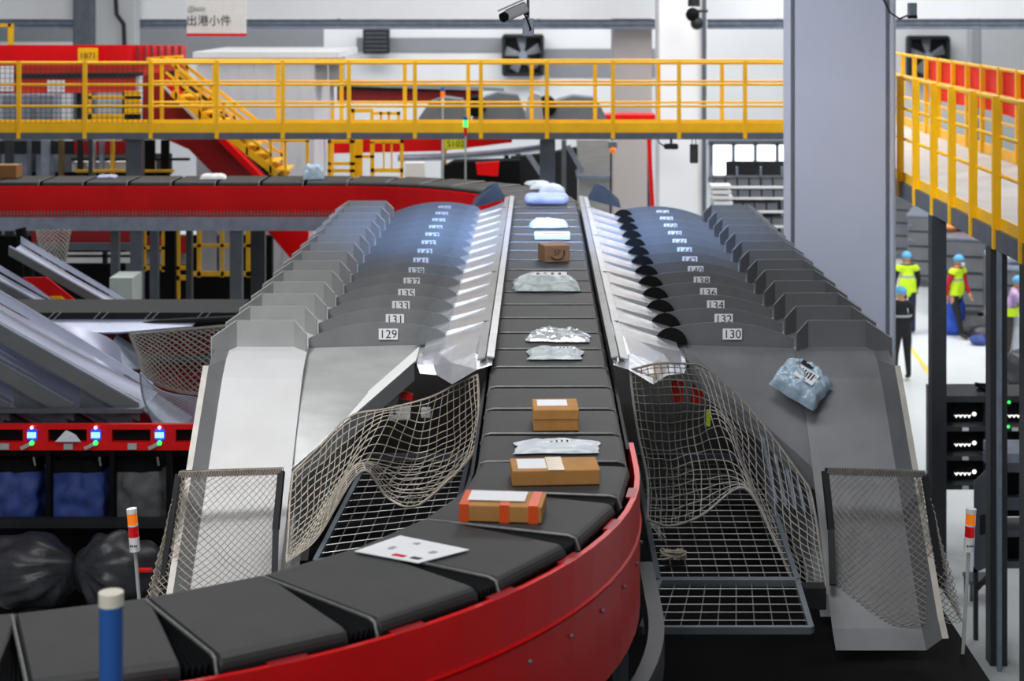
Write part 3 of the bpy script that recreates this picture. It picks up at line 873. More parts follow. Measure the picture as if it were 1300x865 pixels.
while x < 1000:
    q = P(x, 80, YB)
    if pb_ is None:
        pb_ = M().bb((q.x - .033, YB - .03, zat(168)), (q.x + .033, YB + .03, zt + .02)).build('post', m_yel, t); x00 = q.x
    else:
        c = pb_.copy(); COL.objects.link(c); c.location.x += q.x - x00
    x += 80.6 * YC / YB * 1.0 + 3
for px in (173, 695):
    q = P(px, 177, YC + .5)
    M().bb((q.x - .13, YC + .3, 0), (q.x + .13, YC + .55, q.z)).build('support_post', m_frame, t)
# wire mesh infill between the left posts
m = M(); x1 = P(192, 0, YC).x
k = 0
while xl + k * .085 < x1: m.bar((xl + k * .085, YC + .04, zat(156)), (xl + k * .085, YC + .04, zat(80)), .008, .008); k += 1
for j in range(13): m.bar((xl, YC + .04, zat(156) + j * .082), (x1, YC + .04, zat(156) + j * .082), .008, .008)
m.build('mesh_infill', m_post, t)
# ------------------------------------------------------------------ right walkway with yellow railings
t = thing('side_walkway', 'yellow railed raised walkway on posts at the right side of the hall', 'walkway', (5.8, 20, 0))
X0, X1 = 4.9, 7.0
y0, y1 = 15.6, 23.6
dk = ZC - 242 * 23.5 / F + .18
ztop = ZC - 1.05
M().bb((X0, y0, dk - .04), (X1, 34, dk)).build('deck', m_deck, t)
M().bb((X0 - .06, y0, dk - .24), (X0 + .04, 34, dk - .03)).build('edge_beam', m_frame, t)
M().bb((X1 - .04, y0, dk - .24), (X1 + .06, 34, dk - .03)).build('edge_beam', m_frame, t)
M().bb((X0 - .02, y0, dk - .07), (X0, 34, dk + .10)).build('toe_board', m_yel, t)
M().bb((X1, y0, dk), (X1 + .02, 34, dk + .16)).build('toe_board', m_yel, t)
hr = ztop - dk
for xx in (X0 + .0, X1):
    for fr, r in ((1.0, .028), (.70, .022), (.40, .022)):
        M().cyl((xx, y0, dk + hr * fr), (xx, 34, dk + hr * fr), r, 10).build('rail', m_yel, t)
pp = None
for px in (1104, 1125, 1147, 1167, 1190, 1213, 1240, 1270, 1304):
    y = X0 * F / (px - 684)
    if pp is None:
        pp = M().bb((X0 - .085, y - .035, dk - .24), (X0 - .0, y + .035, ztop + .03)).build('post', m_yel, t); yy0 = y
    else:
        c = pp.copy(); COL.objects.link(c); c.location.y += y - yy0
pp = None
for px in (1130, 1146, 1161, 1176, 1192, 1210, 1228, 1247, 1269, 1292, 1316):
    y = X1 * F / (px - 684)
    if pp is None:
        pp = M().bb((X1 - .035, y - .035, dk), (X1 + .035, y + .035, ztop + .03)).build('post', m_yel, t); yy0 = y
    else:
        c = pp.copy(); COL.objects.link(c); c.location.y += y - yy0
for px in (1190, 1265, 1309):
    y = X0 * F / (px - 684)
    M().bb((X0 - .09, y - .1, 0), (X0 + .09, y + .1, dk - .24)).build('support_post', m_post, t)
# red banner tied to the far railing
yb0, yb1 = X1 * F / (1176 - 684), X1 * F / (1340 - 684)
def ban(u, v):
    y = yb0 + (yb1 - yb0) * u
    return Vector((X1 + .06 + .015 * math.sin(u * 40), y, ztop - .02 - (.68 + .02 * math.sin(u * 9)) * v))
tag(M().grid(ban, 60, 6).build('red_banner', m_banner), 'plain red cloth banner hung along the far railing of the right walkway', 'banner')

# ------------------------------------------------------------------ red conveyors at the back
def slab(name, pts, y, d, m_, parent=None):
    q = [P(a, b_, y) for a, b_ in pts]
    m = M(); k = len(q)
    b2 = [v + Vector((0, d, 0)) for v in q]
    m.add(q + b2, [list(range(k)), list(range(2 * k - 1, k - 1, -1))] + [(i, (i + 1) % k, (i + 1) % k + k, i + k) for i in range(k)])
    return m.build(name, m_, parent)
t = thing('inclined_conveyor', 'red inclined conveyor descending to the right behind the yellow stair', 'conveyor', P(280, 260, 32.5))
slab('side_panel', [(182, 96), (200, 92), (216, 100), (332, 218), (392, 290), (392, 334), (376, 332), (300, 250), (240, 190), (200, 172), (180, 150)], 32.4, .08, m_redd, t)
slab('top_flange', [(202, 104), (210, 100), (390, 282), (390, 292)], 32.2, .2, m_red, t)
slab('white_edge', [(204, 108), (207, 107), (254, 154), (250, 155)], 32.15, .04, m_white, t)
slab('belt', [(190, 94), (216, 92), (400, 280), (392, 284)], 32.5, 1.2, m_black, t)
slab('hanging_triangle', [(336, 290), (392, 290), (392, 318), (372, 332)], 31.9, .2, m_red, t)
t = thing('curved_conveyor', 'red curved upper conveyor with a yellow tag at the upper left', 'conveyor', P(80, 170, 33))
def legs(t, pxs, y, py, w_=5, mm=None):
    for px in pxs:
        a_, b_ = P(px, py, y), P(px + w_, py, y); M().bb((a_.x, y, 0), (b_.x, y + .1, a_.z)).build('leg', mm or m_post, t)
def cyl_panel(py0, py1, off, m_, name):
    def fn(u, v):
        px = -40 + (276) * u
        y = 33.5 + off + (0 if px < 165 else ((px - 165) / 70) ** 2 * 2.5)
        return P(px, py0 + (py1 - py0) * v, y)
    M().grid(fn, 40, 1, 0, True).build(name, m_, t)
cyl_panel(57, 79, 0, m_red, 'upper_panel')
cyl_panel(79, 96, .25, m_orange, 'middle_panel')
slab('lower_panel', [(-40, 100), (172, 98), (172, 117), (-40, 119)], 33.3, .1, m_orange, t)
slab('belt_edge', [(-40, 95), (172, 93), (172, 98), (-40, 100)], 33.25, .6, m_dark, t)
for i in range(7):
    slab('rib', [(172 + i * 9, 58), (176 + i * 9, 58), (176 + i * 9, 78), (172 + i * 9, 78)], 33.35, .1, m_redd, t)
o = slab('tag_plate', [(99, 61), (124, 61), (124, 81), (99, 81)], 33.2, .03, m_yel, t)
q = P(111.5, 71, 33.18)
m = M().mesh(text_mesh('1B71', .155), Matrix.Translation(q) @ UPRIGHT); m.build('tag_number', m_ink, o)
for a, b_, c, d in ((0, 84, 17, 116), (60, 102, 82, 117)):
    slab('notice_sheet', [(a, b_), (c, b_), (c, d), (a, d)], 33.1, .02, m_white, t)
for px in (20, 97, 160): slab('leg', [(px, 118), (px + 6, 118), (px + 6, 470), (px, 470)], 33.8, .2, m_post, t)
for i, (a, b_, c, d) in enumerate(((2, 121, 38, 145), (46, 121, 68, 146))):
    tt = tag(slab('pale_cabinet', [(a, b_), (c, b_), (c, 485), (a, 485)], 32.2, .5, m_beam), ['pale grey cabinet behind the catwalk mesh at the far left', 'narrow pale cabinet right of another behind the catwalk mesh'][i], 'cabinet')
t = thing('yellow_guard', 'yellow mesh guard cage below the curved red conveyor', 'guard', P(145, 158, 31.2))
for a, b_, c, d in ((112, 118, 116, 158), (158, 116, 178, 156), (112, 122, 178, 126), (112, 145, 178, 156)):
    slab('bar', [(a, b_), (c, b_), (c, d), (a, d)], 31.0, .06, m_yel, t)
legs(t, (112, 170), 31.05, 157, 4)
t = thing('back_conveyor', 'red conveyor section with grey curved underside and yellow number tag behind the catwalk', 'conveyor', P(540, 210, 36))
slab('upper_panel', [(428, 113), (610, 116), (610, 129), (428, 128)], 37.5, .2, m_redd, t)
slab('upper_belt', [(428, 108), (610, 112), (610, 117), (428, 114)], 37.3, .8, m_dark, t)
slab('pale_trough', [(416, 102), (640, 112), (640, 116), (416, 109)], 37.2, .8, m_beam, t)
slab('lower_panel', [(418, 172), (650, 172), (650, 181), (560, 192), (418, 195)], 36.2, .2, m_red, t)
def under(u, v):
    px = 505 + 190 * u; c = 196 - 14 * u ** 2
    return P(px, c + 9 * v, 36.0 + .25 * math.sin(v * PI) * -1)
M().grid(under, 20, 4).build('curved_trough', m_beam, t)
for px in (560, 640, 655): slab('leg', [(px, 190), (px + 6, 190), (px + 6, 420), (px, 420)], 36.4, .15, m_post, t)
o = slab('tag_plate', [(565, 176), (592, 176), (592, 190), (565, 190)], 35.9, .03, mat('yellow tag', '#e8e628', .5, emit=.15), t)
m = M().mesh(text_mesh('S102', .19), Matrix.Translation(P(578.5, 183, 35.88)) @ UPRIGHT); m.build('tag_number', m_ink, o)
slab('tag_post', [(562, 174), (565, 174), (565, 212), (562, 212)], 35.9, .05, m_yel, t)
# grey hooded chutes beyond the catwalk
for i, (a, b_, lb) in enumerate(((528, 596, 'leftmost of the grey hooded chutes beyond the catwalk'), (596, 668, 'grey hooded chute beyond the catwalk, second from the left'), (664, 690, 'narrow light grey folded chute beyond the catwalk'), (686, 770, 'rightmost grey hooded chute beyond the catwalk with a dark roller'))):
    y = 34.5 + .3 * i
    t = thing('hooded_chute', lb, 'chute', P((a + b_) / 2, 170, y), 'grey chutes beyond the catwalk')
    w_ = b_ - a; tp = (124, 118, 118, 122)[i]
    pts = [(a, 168), (a + w_ * .05, 150), (a + w_ * .25, tp + 6), (a + w_ * .5, tp), (a + w_ * .85, tp + 3), (b_, 150), (b_, 168)]
    slab('hood', pts, y, .8, m_crate if i != 2 else m_steel, t)
    slab('lip', [(a, 160), (b_, 158), (b_, 168), (a, 168)], y - .15, .15, m_beam, t)
    if i in (1, 3):
        q = P(a + 8, 136, y - .1); M().cyl(q, q + Vector((0, .8, 0)), .2, 18).build('roller', m_black, t)
# dark machinery under the catwalk
t = thing('conveyor_drive', 'dark conveyor drive unit with a red cover below the catwalk', 'machine', P(610, 230, 34))
slab('housing', [(560, 214), (575, 206), (660, 204), (664, 459), (560, 459)], 34.0, .6, m_black, t)
slab('rear_housing', [(648, 200), (690, 196), (733, 188), (735, 470), (648, 470)], 35.2, .4, m_dark, t)
slab('red_cover', [(604, 207), (634, 205), (632, 224), (606, 222)], 33.8, .1, m_red, t)
slab('brace', [(668, 198), (674, 196), (694, 226), (688, 228)], 33.7, .1, m_beam, t)
tag(slab('white_cabinet', [(514, 207), (539, 207), (539, 473), (514, 473)], 33.0, .3, m_white), 'white cabinet front standing behind the far belt run', 'cabinet')
t = thing('duct', 'tall grey sheet metal duct standing behind the far bend', 'duct', P(755, 300, 33.5))
slab('lower_section', [(735, 226), (774, 226), (772, 466), (737, 466)], 33.5, .8, m_steel, t)
slab('upper_section', [(733, 178), (776, 178), (774, 224), (735, 224)], 33.4, 1.0, m_steel, t)
slab('flange', [(732, 223), (777, 223), (777, 227), (732, 227)], 33.3, 1.1, m_beam, t)
t = thing('support_frame', 'grey posts and brace standing right of the far bend', 'frame', P(710, 300, 32.5))
slab('post', [(713, 178), (719, 178), (719, 420), (713, 420)], 32.5, .15, m_frame, t)
slab('brace', [(718, 186), (724, 184), (742, 216), (738, 222)], 32.6, .1, m_beam, t)
slab('thin_pole', [(699, 185), (701.5, 185), (701.5, 480), (699, 480)], 31.9, .05, m_white, t)
tag(slab('red_pipe', [(821, 170), (826, 170), (840, 433), (835, 433)], 36, .12, m_red), 'red pipe leaning beside the white column', 'pipe')
tag(slab('red_conveyor', [(768, 146), (832, 146), (832, 158), (768, 158)], 38.0, .8, m_red), 'short red conveyor panel left of the white column', 'conveyor')
legs(bpy.data.objects['red_conveyor'], (772, 822), 38.1, 157, 5)
# ------------------------------------------------------------------ yellow stair
t = thing('yellow_stair', 'yellow steel stair with handrails descending behind the catwalk', 'stair', P(310, 222, 31))
def strip(nm, p, q, th, y, d=.06, mm=None):
    p, q = Vector(p), Vector(q); n = Vector((-(q - p).y, (q - p).x)).normalized() * th / 2
    slab(nm, [tuple(p + n), tuple(q + n), tuple(q - n), tuple(p - n)], y, d, mm or m_yel, t)
for y, dx in ((30.5, 0), (31.4, 14)):
    strip('stringer', (218 + dx, 118), (352 + dx, 222), 8, y)
    strip('handrail', (208 + dx, 73), (345 + dx, 179), 4, y)
    strip('knee_rail', (210 + dx, 92), (345 + dx, 198), 3, y)
    for i in range(5):
        a = 222 + dx + i * 30; b_ = 118 + i * 24
        slab('baluster', [(a, b_ - 36), (a + 3, b_ - 34), (a + 3, b_ + 8), (a, b_ + 8)], y, .05, m_yel, t)
for i in range(10):
    a = 226 + i * 13.5; b_ = 122 + i * 10.4
    q = P(a, b_, 30.55); M().bb((q.x, 30.55, q.z - .03), (q.x + .24, 31.45, q.z)).build('tread', m_yel, t)
strip('landing_rail', (186, 75), (232, 72), 4, 30.6); strip('landing_post', (205, 73), (205, 160), 4, 30.6); strip('landing_post', (224, 73), (224, 118), 4, 30.6)
strip('end_post', (390, 178), (390, 222), 4, 30.6); strip('end_rail', (345, 179), (392, 179), 3, 30.6); strip('end_post', (362, 179), (362, 222), 3, 30.6)
# yellow barrier frames below the catwalk
def yframe(label, boxes, y):
    q = P((boxes[0][0] + boxes[0][2]) / 2, 224, y)
    t = thing('yellow_barrier', label, 'barrier', q)
    for a, b_, c, d in boxes: slab('bar', [(a, b_), (c, b_), (c, d), (a, d)], y, .06, m_yel, t)
    legs(t, (boxes[0][0], boxes[1][0] if len(boxes) < 8 else boxes[2][0]), y, boxes[0][3] - 1, 3, m_yel)
yframe('yellow tube barrier below the catwalk, left of the wider one', [(416, 178, 420, 224), (444, 178, 450, 224), (416, 178, 450, 182), (416, 206, 450, 210), (416, 215, 450, 219)], 31.0)
yframe('wider yellow barrier with upright bars below the catwalk', [(450, 178, 460, 224), (470, 180, 475, 224), (508, 178, 512, 224), (470, 178, 512, 182), (470, 214, 512, 219), (486, 180, 488, 214), (496, 180, 498, 214), (450, 197, 475, 201)], 31.3)
yframe('yellow barrier standing on the catwalk side beyond the railing', [(420, 138, 424, 166), (440, 138, 470, 143), (446, 138, 450, 166), (470, 138, 474, 166), (474, 142, 508, 146), (482, 142, 485, 166), (492, 142, 495, 166), (504, 142, 508, 166)], 32.5)
# white cabin
a = P(248, 66, 34.5); b_ = P(430, 66, 34.5)
t = thing('white_cabin', 'large pale ribbed metal cabin behind the yellow stair', 'cabin', ((a.x + b_.x) / 2, 36, 0))
M().bb((a.x, 34.6, 0), (b_.x - .5, 38, a.z - .08)).build('wall', mat('pale cabin sheet', '#c9cbd2', .5, 0, .04, 1), t)
M().bb((a.x - .05, 34.5, a.z - .12), (b_.x, 38.1, a.z)).build('roof_edge', m_white, t)
for i in range(9):
    x = a.x + .3 + i * .29; M().bb((x, 34.58, 0), (x + .02, 34.62, a.z - .12)).build('rib', MATS['pale cabin sheet'], t)
M().bb((b_.x - .5, 34.9, a.z - .6), (b_.x - .02, 35.8, a.z - .12)).build('corner_duct', m_wallg, t)

# ------------------------------------------------------------------ hung things
t = thing('hanging_sign', 'white hanging sign with Chinese lettering and a red lower edge', 'sign', P(274, 47, 30.5))
q0, q1 = P(237, -8, 30.5), P(312, 46, 30.5)
M().bb((q0.x, 30.5, q1.z), (q1.x, 30.56, q0.z)).build('panel', m_white, t)
M().bb((q0.x, 30.49, q1.z), (q1.x, 30.57, q1.z + .05)).build('red_edge', m_red, t)
m = M().mesh(text_mesh('出港小件', .20), Matrix.Translation(P(265, 27, 30.48)) @ UPRIGHT); m.build('sign_lettering', m_ink, t)
m = M(); m.cyl(P(243, 11, 30.5), P(243, 11, 30.48), .06, 14)
for k in range(4): m.box(P(248.5 + k * 3.6, 11, 30.48), (.04, .01, .05))
m.build('sign_emblem', m_refl, t)
for x in (q0.x + .1, q1.x - .1): M().cyl((x, 30.53, q0.z), (x, 30.53, 15), .01, 6).build('suspension_cable', m_dark, t)
# security camera, in front
c = P(656, 14, 15.0)
t = thing('security_camera', 'grey bullet security camera hanging on a slim pole in front of the fan', 'camera', c)
Rr = Euler((0, -.42, 0)).to_matrix()
M().bevbox(c, (.20, .11, .10), .02, R=Rr).build('housing', m_wallg, t)
M().bevbox(c + Vector((-.04, -.0, .055)), (.27, .15, .014), .005, R=Rr).build('sun_shield', m_wallg, t)
M().cyl(c + Vector((-.09, -.02, -.04)), c + Vector((-.125, -.05, -.06)), .042, 16).build('lens', m_black, t)
M().bb(c + Vector((.085, .05, -.16)), Vector((c.x + .11, c.y + .075, 15))).build('pole', m_frame, t)
M().bevbox(c + Vector((.10, .06, -.14)), (.10, .06, .16), .008).build('junction_box', m_beam, t)
M().tube([c + Vector((.05, .03, .0)), c + Vector((.09, .0, -.07)), c + Vector((.12, .02, -.16)), c + Vector((.10, .05, -.18))], .008, 6).build('cable', m_black, t)
M().cyl(c + Vector((.02, .03, 0)), c + Vector((.10, .06, -.02)), .02, 10).build('bracket', m_dark, t)
c = P(882, 14, 39.4)
t = thing('dome_camera', 'dark dome camera on a bracket beside the white column', 'camera', c)
M().cyl(c, c + Vector((.3, 0, 0)), .03, 8).build('bracket', m_dark, t)
M().sph(c + Vector((-.05, 0, -.08)), .16).build('dome', m_black, t)
M().sph(c + Vector((.05, 0, -.28)), .15).build('lower_lamp', m_dark, t)
M().cyl(c + Vector((-.02, 0, .1)), c + Vector((-.02, 0, .3)), .14, 14).build('mount', m_dark, t)
c = P(1158, 12, 21.0)
t = thing('wall_sensor', 'grey box sensor fixed beside the big column near the top right', 'sensor', c)
M().bevbox(c, (.10, .10, .16), .01).build('housing', m_frame, t)
M().box(c + Vector((0, -.01, -.09)), (.10, .1, .04)).build('lens_window', m_black, t)
M().tube([(x1_, y_, z_) for x1_, y_, z_ in [tuple(P(1120, -4, 22.7)), tuple(P(1130, 16, 22.6)), tuple(P(1142, 24, 22.2)), tuple(P(1156, 18, 21.1))]], .012, 6).build('cable', m_black, t)
tag(M().cyl(P(894, -10, 39.93), P(894, 400, 39.93), .05, 8).build('conduit', m_frame), 'thin grey vertical conduit on the white column', 'pipe')
tag(M().tube([P(146, -20, 42.33), P(148, 18, 42.33), P(157, 30, 42.33), P(158, 60, 42.33), P(158, 370, 42.33)], .05, 8).build('conduit', m_dark), 'dark bent conduit on the pale grey column at the upper left', 'pipe')
# wall fans
def fan(px, py, w_, label):
    c = P(px, py, 57.6); h = w_ / 2
    t = thing('wall_fan', label, 'fan', c - Vector((0, 0, h)), 'square wall fans')
    m = M()
    for s in (-1, 1):
        m.bb(c + Vector((s * h - .05, -.2, -h)), c + Vector((s * h + .05, .2, h))); m.bb(c + Vector((-h, -.2, s * h - .05)), c + Vector((h, .2, s * h + .05)))
    m.build('frame', m_dark, t)
    M().box(c + Vector((0, .25, 0)), (2 * h, .05, 2 * h)).build('back_plate', m_dark, t)
    for k in range(5):
        a = k * 2 * PI / 5 + .4; d = Vector((math.cos(a), 0, math.sin(a))); n = Vector((-math.sin(a), 0, math.cos(a)))
        M().plate([c + d * .12 - n * .06, c + d * h * .92 - n * .17 + Vector((0, .1, 0)), c + d * h * .92 + n * .17, c + d * .12 + n * .06], .02).build('blade', m_crate, t)
    M().cyl(c + Vector((0, -.1, 0)), c + Vector((0, .2, 0)), .14, 16).build('hub', m_beam, t)
fan(664, 70, 1.3, 'square dark wall fan behind the security camera')
fan(1178, 72, 1.3, 'square dark wall fan on the wall right of the big column')
c = P(478, 52, 57.4)
t = thing('wall_heater', 'dark box unit fixed high on the back wall left of the fan', 'wall unit', c)
M().bevbox(c, (.86, .5, .85), .04).build('housing', m_dark, t)
for k in range(5): M().box(c + Vector((0, -.26, -.3 + k * .14)), (.7, .02, .03)).build('louvre', m_frame, t)
# lamps below the catwalk
c = P(852, 186, 28.9)
t = thing('hanging_lamp', 'dark lamp hanging below the catwalk left of a black cylinder', 'lamp', c)
M().bevbox(c, (.24, .14, .09), .03).build('housing', m_dark, t)
M().cyl(c + Vector((0, 0, .04)), c + Vector((0, 0, .14)), .02, 8).build('stem', m_dark, t)
M().tube([c + Vector((-.1, 0, 0)), c + Vector((-.2, 0, .06)), c + Vector((-.22, 0, .12))], .012, 6).build('cable', m_black, t)
c = P(881, 194, 28.9)
t = thing('hanging_speaker', 'dark cylinder hanging on two wires below the catwalk', 'speaker', c)
M().cyl(c + Vector((0, 0, -.17)), c + Vector((0, 0, .14)), .07, 16).build('housing', m_post, t)
for dx in (-.03, .03): M().cyl(c + Vector((dx, 0, .13)), c + Vector((dx, 0, .24)), .008, 6).build('wire', m_dark, t)
c = P(778, 191, 31.0)
t = thing('amber_lamp', 'small glowing amber lamp with a bracket below the catwalk', 'lamp', c)
M().sph(c, .06).build('bulb', m_amber, t)
M().bevbox(c + Vector((0, .06, .1)), (.16, .1, .12), .01).build('housing', m_beam, t)
M().bar(c + Vector((-.03, .05, 0)), c + Vector((-.03, .05, -.6)), .03, .03).build('bracket', m_dark, t)
for px, py, lb, on in ((591, 153, 'lit green signal tower in front of the catwalk toe board', 1), (562, 116, 'blue and amber signal tower beyond the catwalk', 0)):
    y = 28.4 if on else 34.0
    c = P(px, py, y); k = y / F
    t = thing('signal_tower', lb, 'signal light', c - Vector((0, 0, 60 * k)))
    M().cyl(c + Vector((0, 0, 5 * k)), c, 2.6 * k, 14).build('top_lamp', m_blue, t)
    M().cyl(c, c - Vector((0, 0, 8 * k)), 2.8 * k, 14).build('middle_lamp', m_green if on else m_amber, t)
    M().cyl(c - Vector((0, 0, 8 * k)), c - Vector((0, 0, 20 * k)), 2.0 * k, 14).build('red_lamp' if on else 'neck', m_rlens if on else m_white, t)
    M().cyl(c - Vector((0, 0, 20 * k)), Vector((c.x, c.y, 0)), 1.3 * k, 10).build('pole', m_refl, t)
# ------------------------------------------------------------------ left: wall of hanging sacks with red beam
YP = 17.5
def R2(px0, py0, px1, py1, y0, y1):     # box between two pixels of a distance, y0..y1 deep
    a, b = P(px0, py0, y0), P(px1, py1, y0)
    return (a.x, y0, b.z), (b.x, y1, a.z)
t = thing('sack_station', 'long red slotted beam with lit blue displays above the hanging sacks', 'sorting station', P(100, 892, YP + .4))
m = M()
slots = [(-104, -52), (-20, 29), (61, 110), (142, 191), (223, 272)]
m.bb(*R2(-140, 539, 290, 545.5, YP, YP + .06)); m.bb(*R2(-140, 561.5, 290, 572, YP, YP + .06))
ed = [-140] + [q for s_ in slots for q in s_] + [290]
for a, b in zip(ed[::2], ed[1::2]): m.bb(*R2(a, 545.5, b, 561.5, YP, YP + .06))
m.build('red_beam', m_red, t)
for a, b in slots: M().bb(*R2(a - 2, 545, b + 2, 563, YP + .07, YP + .09)).build('slot_back', m_black, t)
M().bb(*R2(-140, 573, 290, 900, YP + 1.0, YP + 1.05)).build('rear_panel', m_black, t)
M().bb(*R2(-140, 660, 215, 671, YP - .1, YP)).build('sack_rail', m_dark, t)
M().bb(*R2(-140, 572, 290, 579, YP + .1, YP + .2)).build('hook_rail', m_black, t)
for px in (-60, 61, 142, 214): M().bb(*R2(px - 3, 572, px + 3, 890, YP + .02, YP + .12)).build('upright', m_black, t)
for i, px in enumerate((-40, 41, 122, 203)):
    c = P(px, 552, YP - .01)
    d = M().bevbox(c, (.105, .04, .115), .02).build('display', m_bluel, t)
    M().box(c + Vector((0, -.024, 0)), (.088, .006, .055)).build('screen', m_disp, d)
    M().sph(c + Vector((0, -.02, .075)), .017, 10, 6).build('indicator', m_led, d)
    M().sph(c + Vector((0, -.02, -.08)), .024, 10, 6).build('green_button', m_green, d)
    M().bar(c + Vector((-.11, -.02, -.135)), c + Vector((-.015, -.02, -.088)), .02, .035).build('lever', m_refl, t)
    M().box(P(px - 35, 567, YP - .01), (.09, .02, .06)).build('label_tab', m_refl, t)
tag(M().plate([P(70, 561, YP - .05), P(103, 561, YP - .05), P(96, 552, YP + .0), P(84, 546, YP + .02)], .01).build('loose_envelope', m_wbag), 'pale envelope sticking out of a slot of the red beam', 'envelope')
# hanging sacks
def sack(cx, w_, label, m_, seed):
    top = P(cx, 578, YP + .35); bot = P(cx, 662, YP + .35); H = top.z - bot.z; o = Vector((seed * 3.7, 1, 2))
    t = thing('hanging_sack', label, 'sack', (top.x, top.y, bot.z))
    def fn(u, v, k=1.0):
        a = 2 * PI * u; ca, sa = math.cos(a), math.sin(a)
        e = 1 / max(abs(ca), abs(sa)) ** .75
        bulge = 1 + .12 * math.sin(v * PI) - .10 * (v > .96) - .06 * v
        n = .035 * noise.noise(Vector((ca * 2, sa * 2, v * 4)) + o) + .03 * noise.noise(Vector((ca * 6 + v * 3, sa * 6, v * 2)) + o)
        r = w_ / 2 * e * bulge * k
        return Vector((top.x + r * ca + n, top.y + r * .8 * sa + n, top.z - .12 - (H - .12) * v))
    m = M(); m.grid(fn, 40, 20, wrap=True)
    m.add([fn(i / 40, 1) for i in range(40)], [list(range(40))])
    m.build('sack_body', m_, t)
    m = M(); m.grid(lambda u, v: Vector((fn(u, 0).x, fn(u, 0).y, top.z - .12 + .13 * v)) + Vector((.01 * math.sin(u * 50), .01 * math.cos(u * 44), 0)), 40, 2, wrap=True)
    m.build('dark_collar', m_black, t)
    m = M()
    for s_ in (-1, 1): m.tube([Vector((top.x + s_ * w_ * .45, top.y - .2, top.z - .05)), Vector((top.x + s_ * w_ * .45, top.y - .25, top.z + .04))], .012, 6)
    m.build('strap', m_refl, t)
sack(22, .54, 'blue sack hanging at the far left of the red beam', m_bluesack, 1)
sack(103, .56, 'blue sack hanging between the other blue sack and the grey one', m_bluesack, 2)
sack(178, .52, 'grey sack hanging under the right end of the red beam', m_gsack, 3)
sack(-58, .52, 'grey sack hanging outside the left edge below the red beam', m_gsack, 4)
# black filled sacks
def heap(cx, cy, y, sx, sz, label, seed, tie):
    c = P(cx, cy, y); o = Vector((seed * 5.1, 3, 7)); tv = P(tie[0], tie[1], y - .1)
    def fn(u, v):
        a = 2 * PI * u; b = PI * v
        d = Vector((math.cos(a) * math.sin(b), math.sin(a) * math.sin(b), math.cos(b)))
        p = Vector((c.x + sx * d.x, c.y + .42 * d.y, c.z + sz * d.z))
        q = (p - tv); ang = math.atan2(q.z, q.x); ds = q.length
        ridge = math.sin(ang * 17 + 3 * noise.noise(p * 2 + o)) * .035 * min(1, ds * 3) * max(0, 1 - ds * .7)
        n = .09 * noise.noise(p * 2.2 + o) + .05 * noise.noise(p * 5 + o)
        p += d * (n + ridge)
        f = max(0, 1 - ds / .45); p = p.lerp(tv, f * f * .75)
        return p
    tag(M().grid(fn, 60, 34, wrap=True).build('black_sack', m_blksack), label, 'sack', 'filled black sacks')
heap(28, 728, 16.9, .56, .36, 'shiny black filled sack at the lower left, tied toward the right', 1, (98, 712))
heap(148, 724, 16.9, .42, .36, 'black filled sack between the tied sack and the signal tower', 2, (96, 712))
heap(55, 828, 16.7, .62, .40, 'black filled sack lying low at the lower left edge of the heap', 3, (120, 800))
heap(178, 820, 16.6, .46, .42, 'black filled sack lying low behind the signal tower pole', 4, (120, 800))
tag(M().bevbox(P(184, 724, 16.3), (.14, .04, .04), .01).build('red_clip', m_red), 'small red clip beside the black sacks', 'clip')
# side chutes, parallel slides running down to the right
def side_chute(x, y, z, label, group, sc=1.0):
    t = thing('side_chute', label, 'chute', (x, y, z), group)
    return t
def sc_parts(t):
    b = t.location
    q = lambda x, y, z: b + Vector((x, y, z))
    S = .565
    L_ = 2.6
    up = M()
    up.plate([q(0, 0, 0), q(0, 0, -.16), q(-L_, 0, -.16 + L_ * S), q(-L_, 0, L_ * S)], .03)
    up.build('side_wall', m_fin, t)
    f = M(); f.plate([q(0, -.02, 0), q(-L_, -.02, L_ * S), q(-L_, .06, L_ * S + .005), q(0, .06, .005)], .015); f.build('wall_flange', m_beam, t)
    f = M(); f.plate([q(0, -.03, -.16), q(0, .05, -.165), q(-L_, .05, -.165 + L_ * S), q(-L_, -.03, -.16 + L_ * S)], .015); f.build('lower_flange', m_frame, t)
    def sl(u, v):
        xx = -L_ + L_ * u; return q(xx, .05 + .80 * v, -xx * S - .10 + .05 * abs(v - .5) + .05 * math.sin(u * PI) * -1)
    M().grid(sl, 10, 6).build('slide', mat('pale chute sheet', '#c6cbdd', .3, .3, .08, 2), t)
    M().plate([q(-.05, .86, -.05), q(-L_, .86, L_ * S - .05), q(-L_, .86, L_ * S + .10), q(-.9, .86, .55), q(-.05, .86, .03)], .02).build('far_wall', MATS['pale chute sheet'], t)
    g = M()
    g.plate([q(-.62, .03, .19), q(-.1, .03, -.10), q(-.02, .03, -.36), q(-.62, .03, -.02)], .02)
    g.build('lower_plate', m_frame, t)
    g = M(); g.plate([q(-.9, .02, .06), q(-.50, .02, -.17), q(-.42, .02, -.24), q(-.82, .02, -.02)], .01); g.build('dark_opening', m_black, t)
    g = M(); g.plate([q(-.60, .015, -.10), q(-.34, .015, -.25), q(-.30, .015, -.28), q(-.56, .015, -.13)], .01); g.build('red_strip', m_redd, t)
    g = M(); g.plate([q(.0, .1, -.10), q(.0, .8, -.10), q(.38, .8, -.34), q(.38, .1, -.34)], .02); g.build('end_spout', m_fin, t)
first = None
yy = 17.9
z = ZC - 513 * yy / F
labs = ['pale steel slide nearest the beige net on the left, lowest end at the right', 'second slanting steel slide from the beige net on the left', 'third slanting steel slide from the beige net on the left', 'fourth slanting steel slide, at the left edge above the red beam']
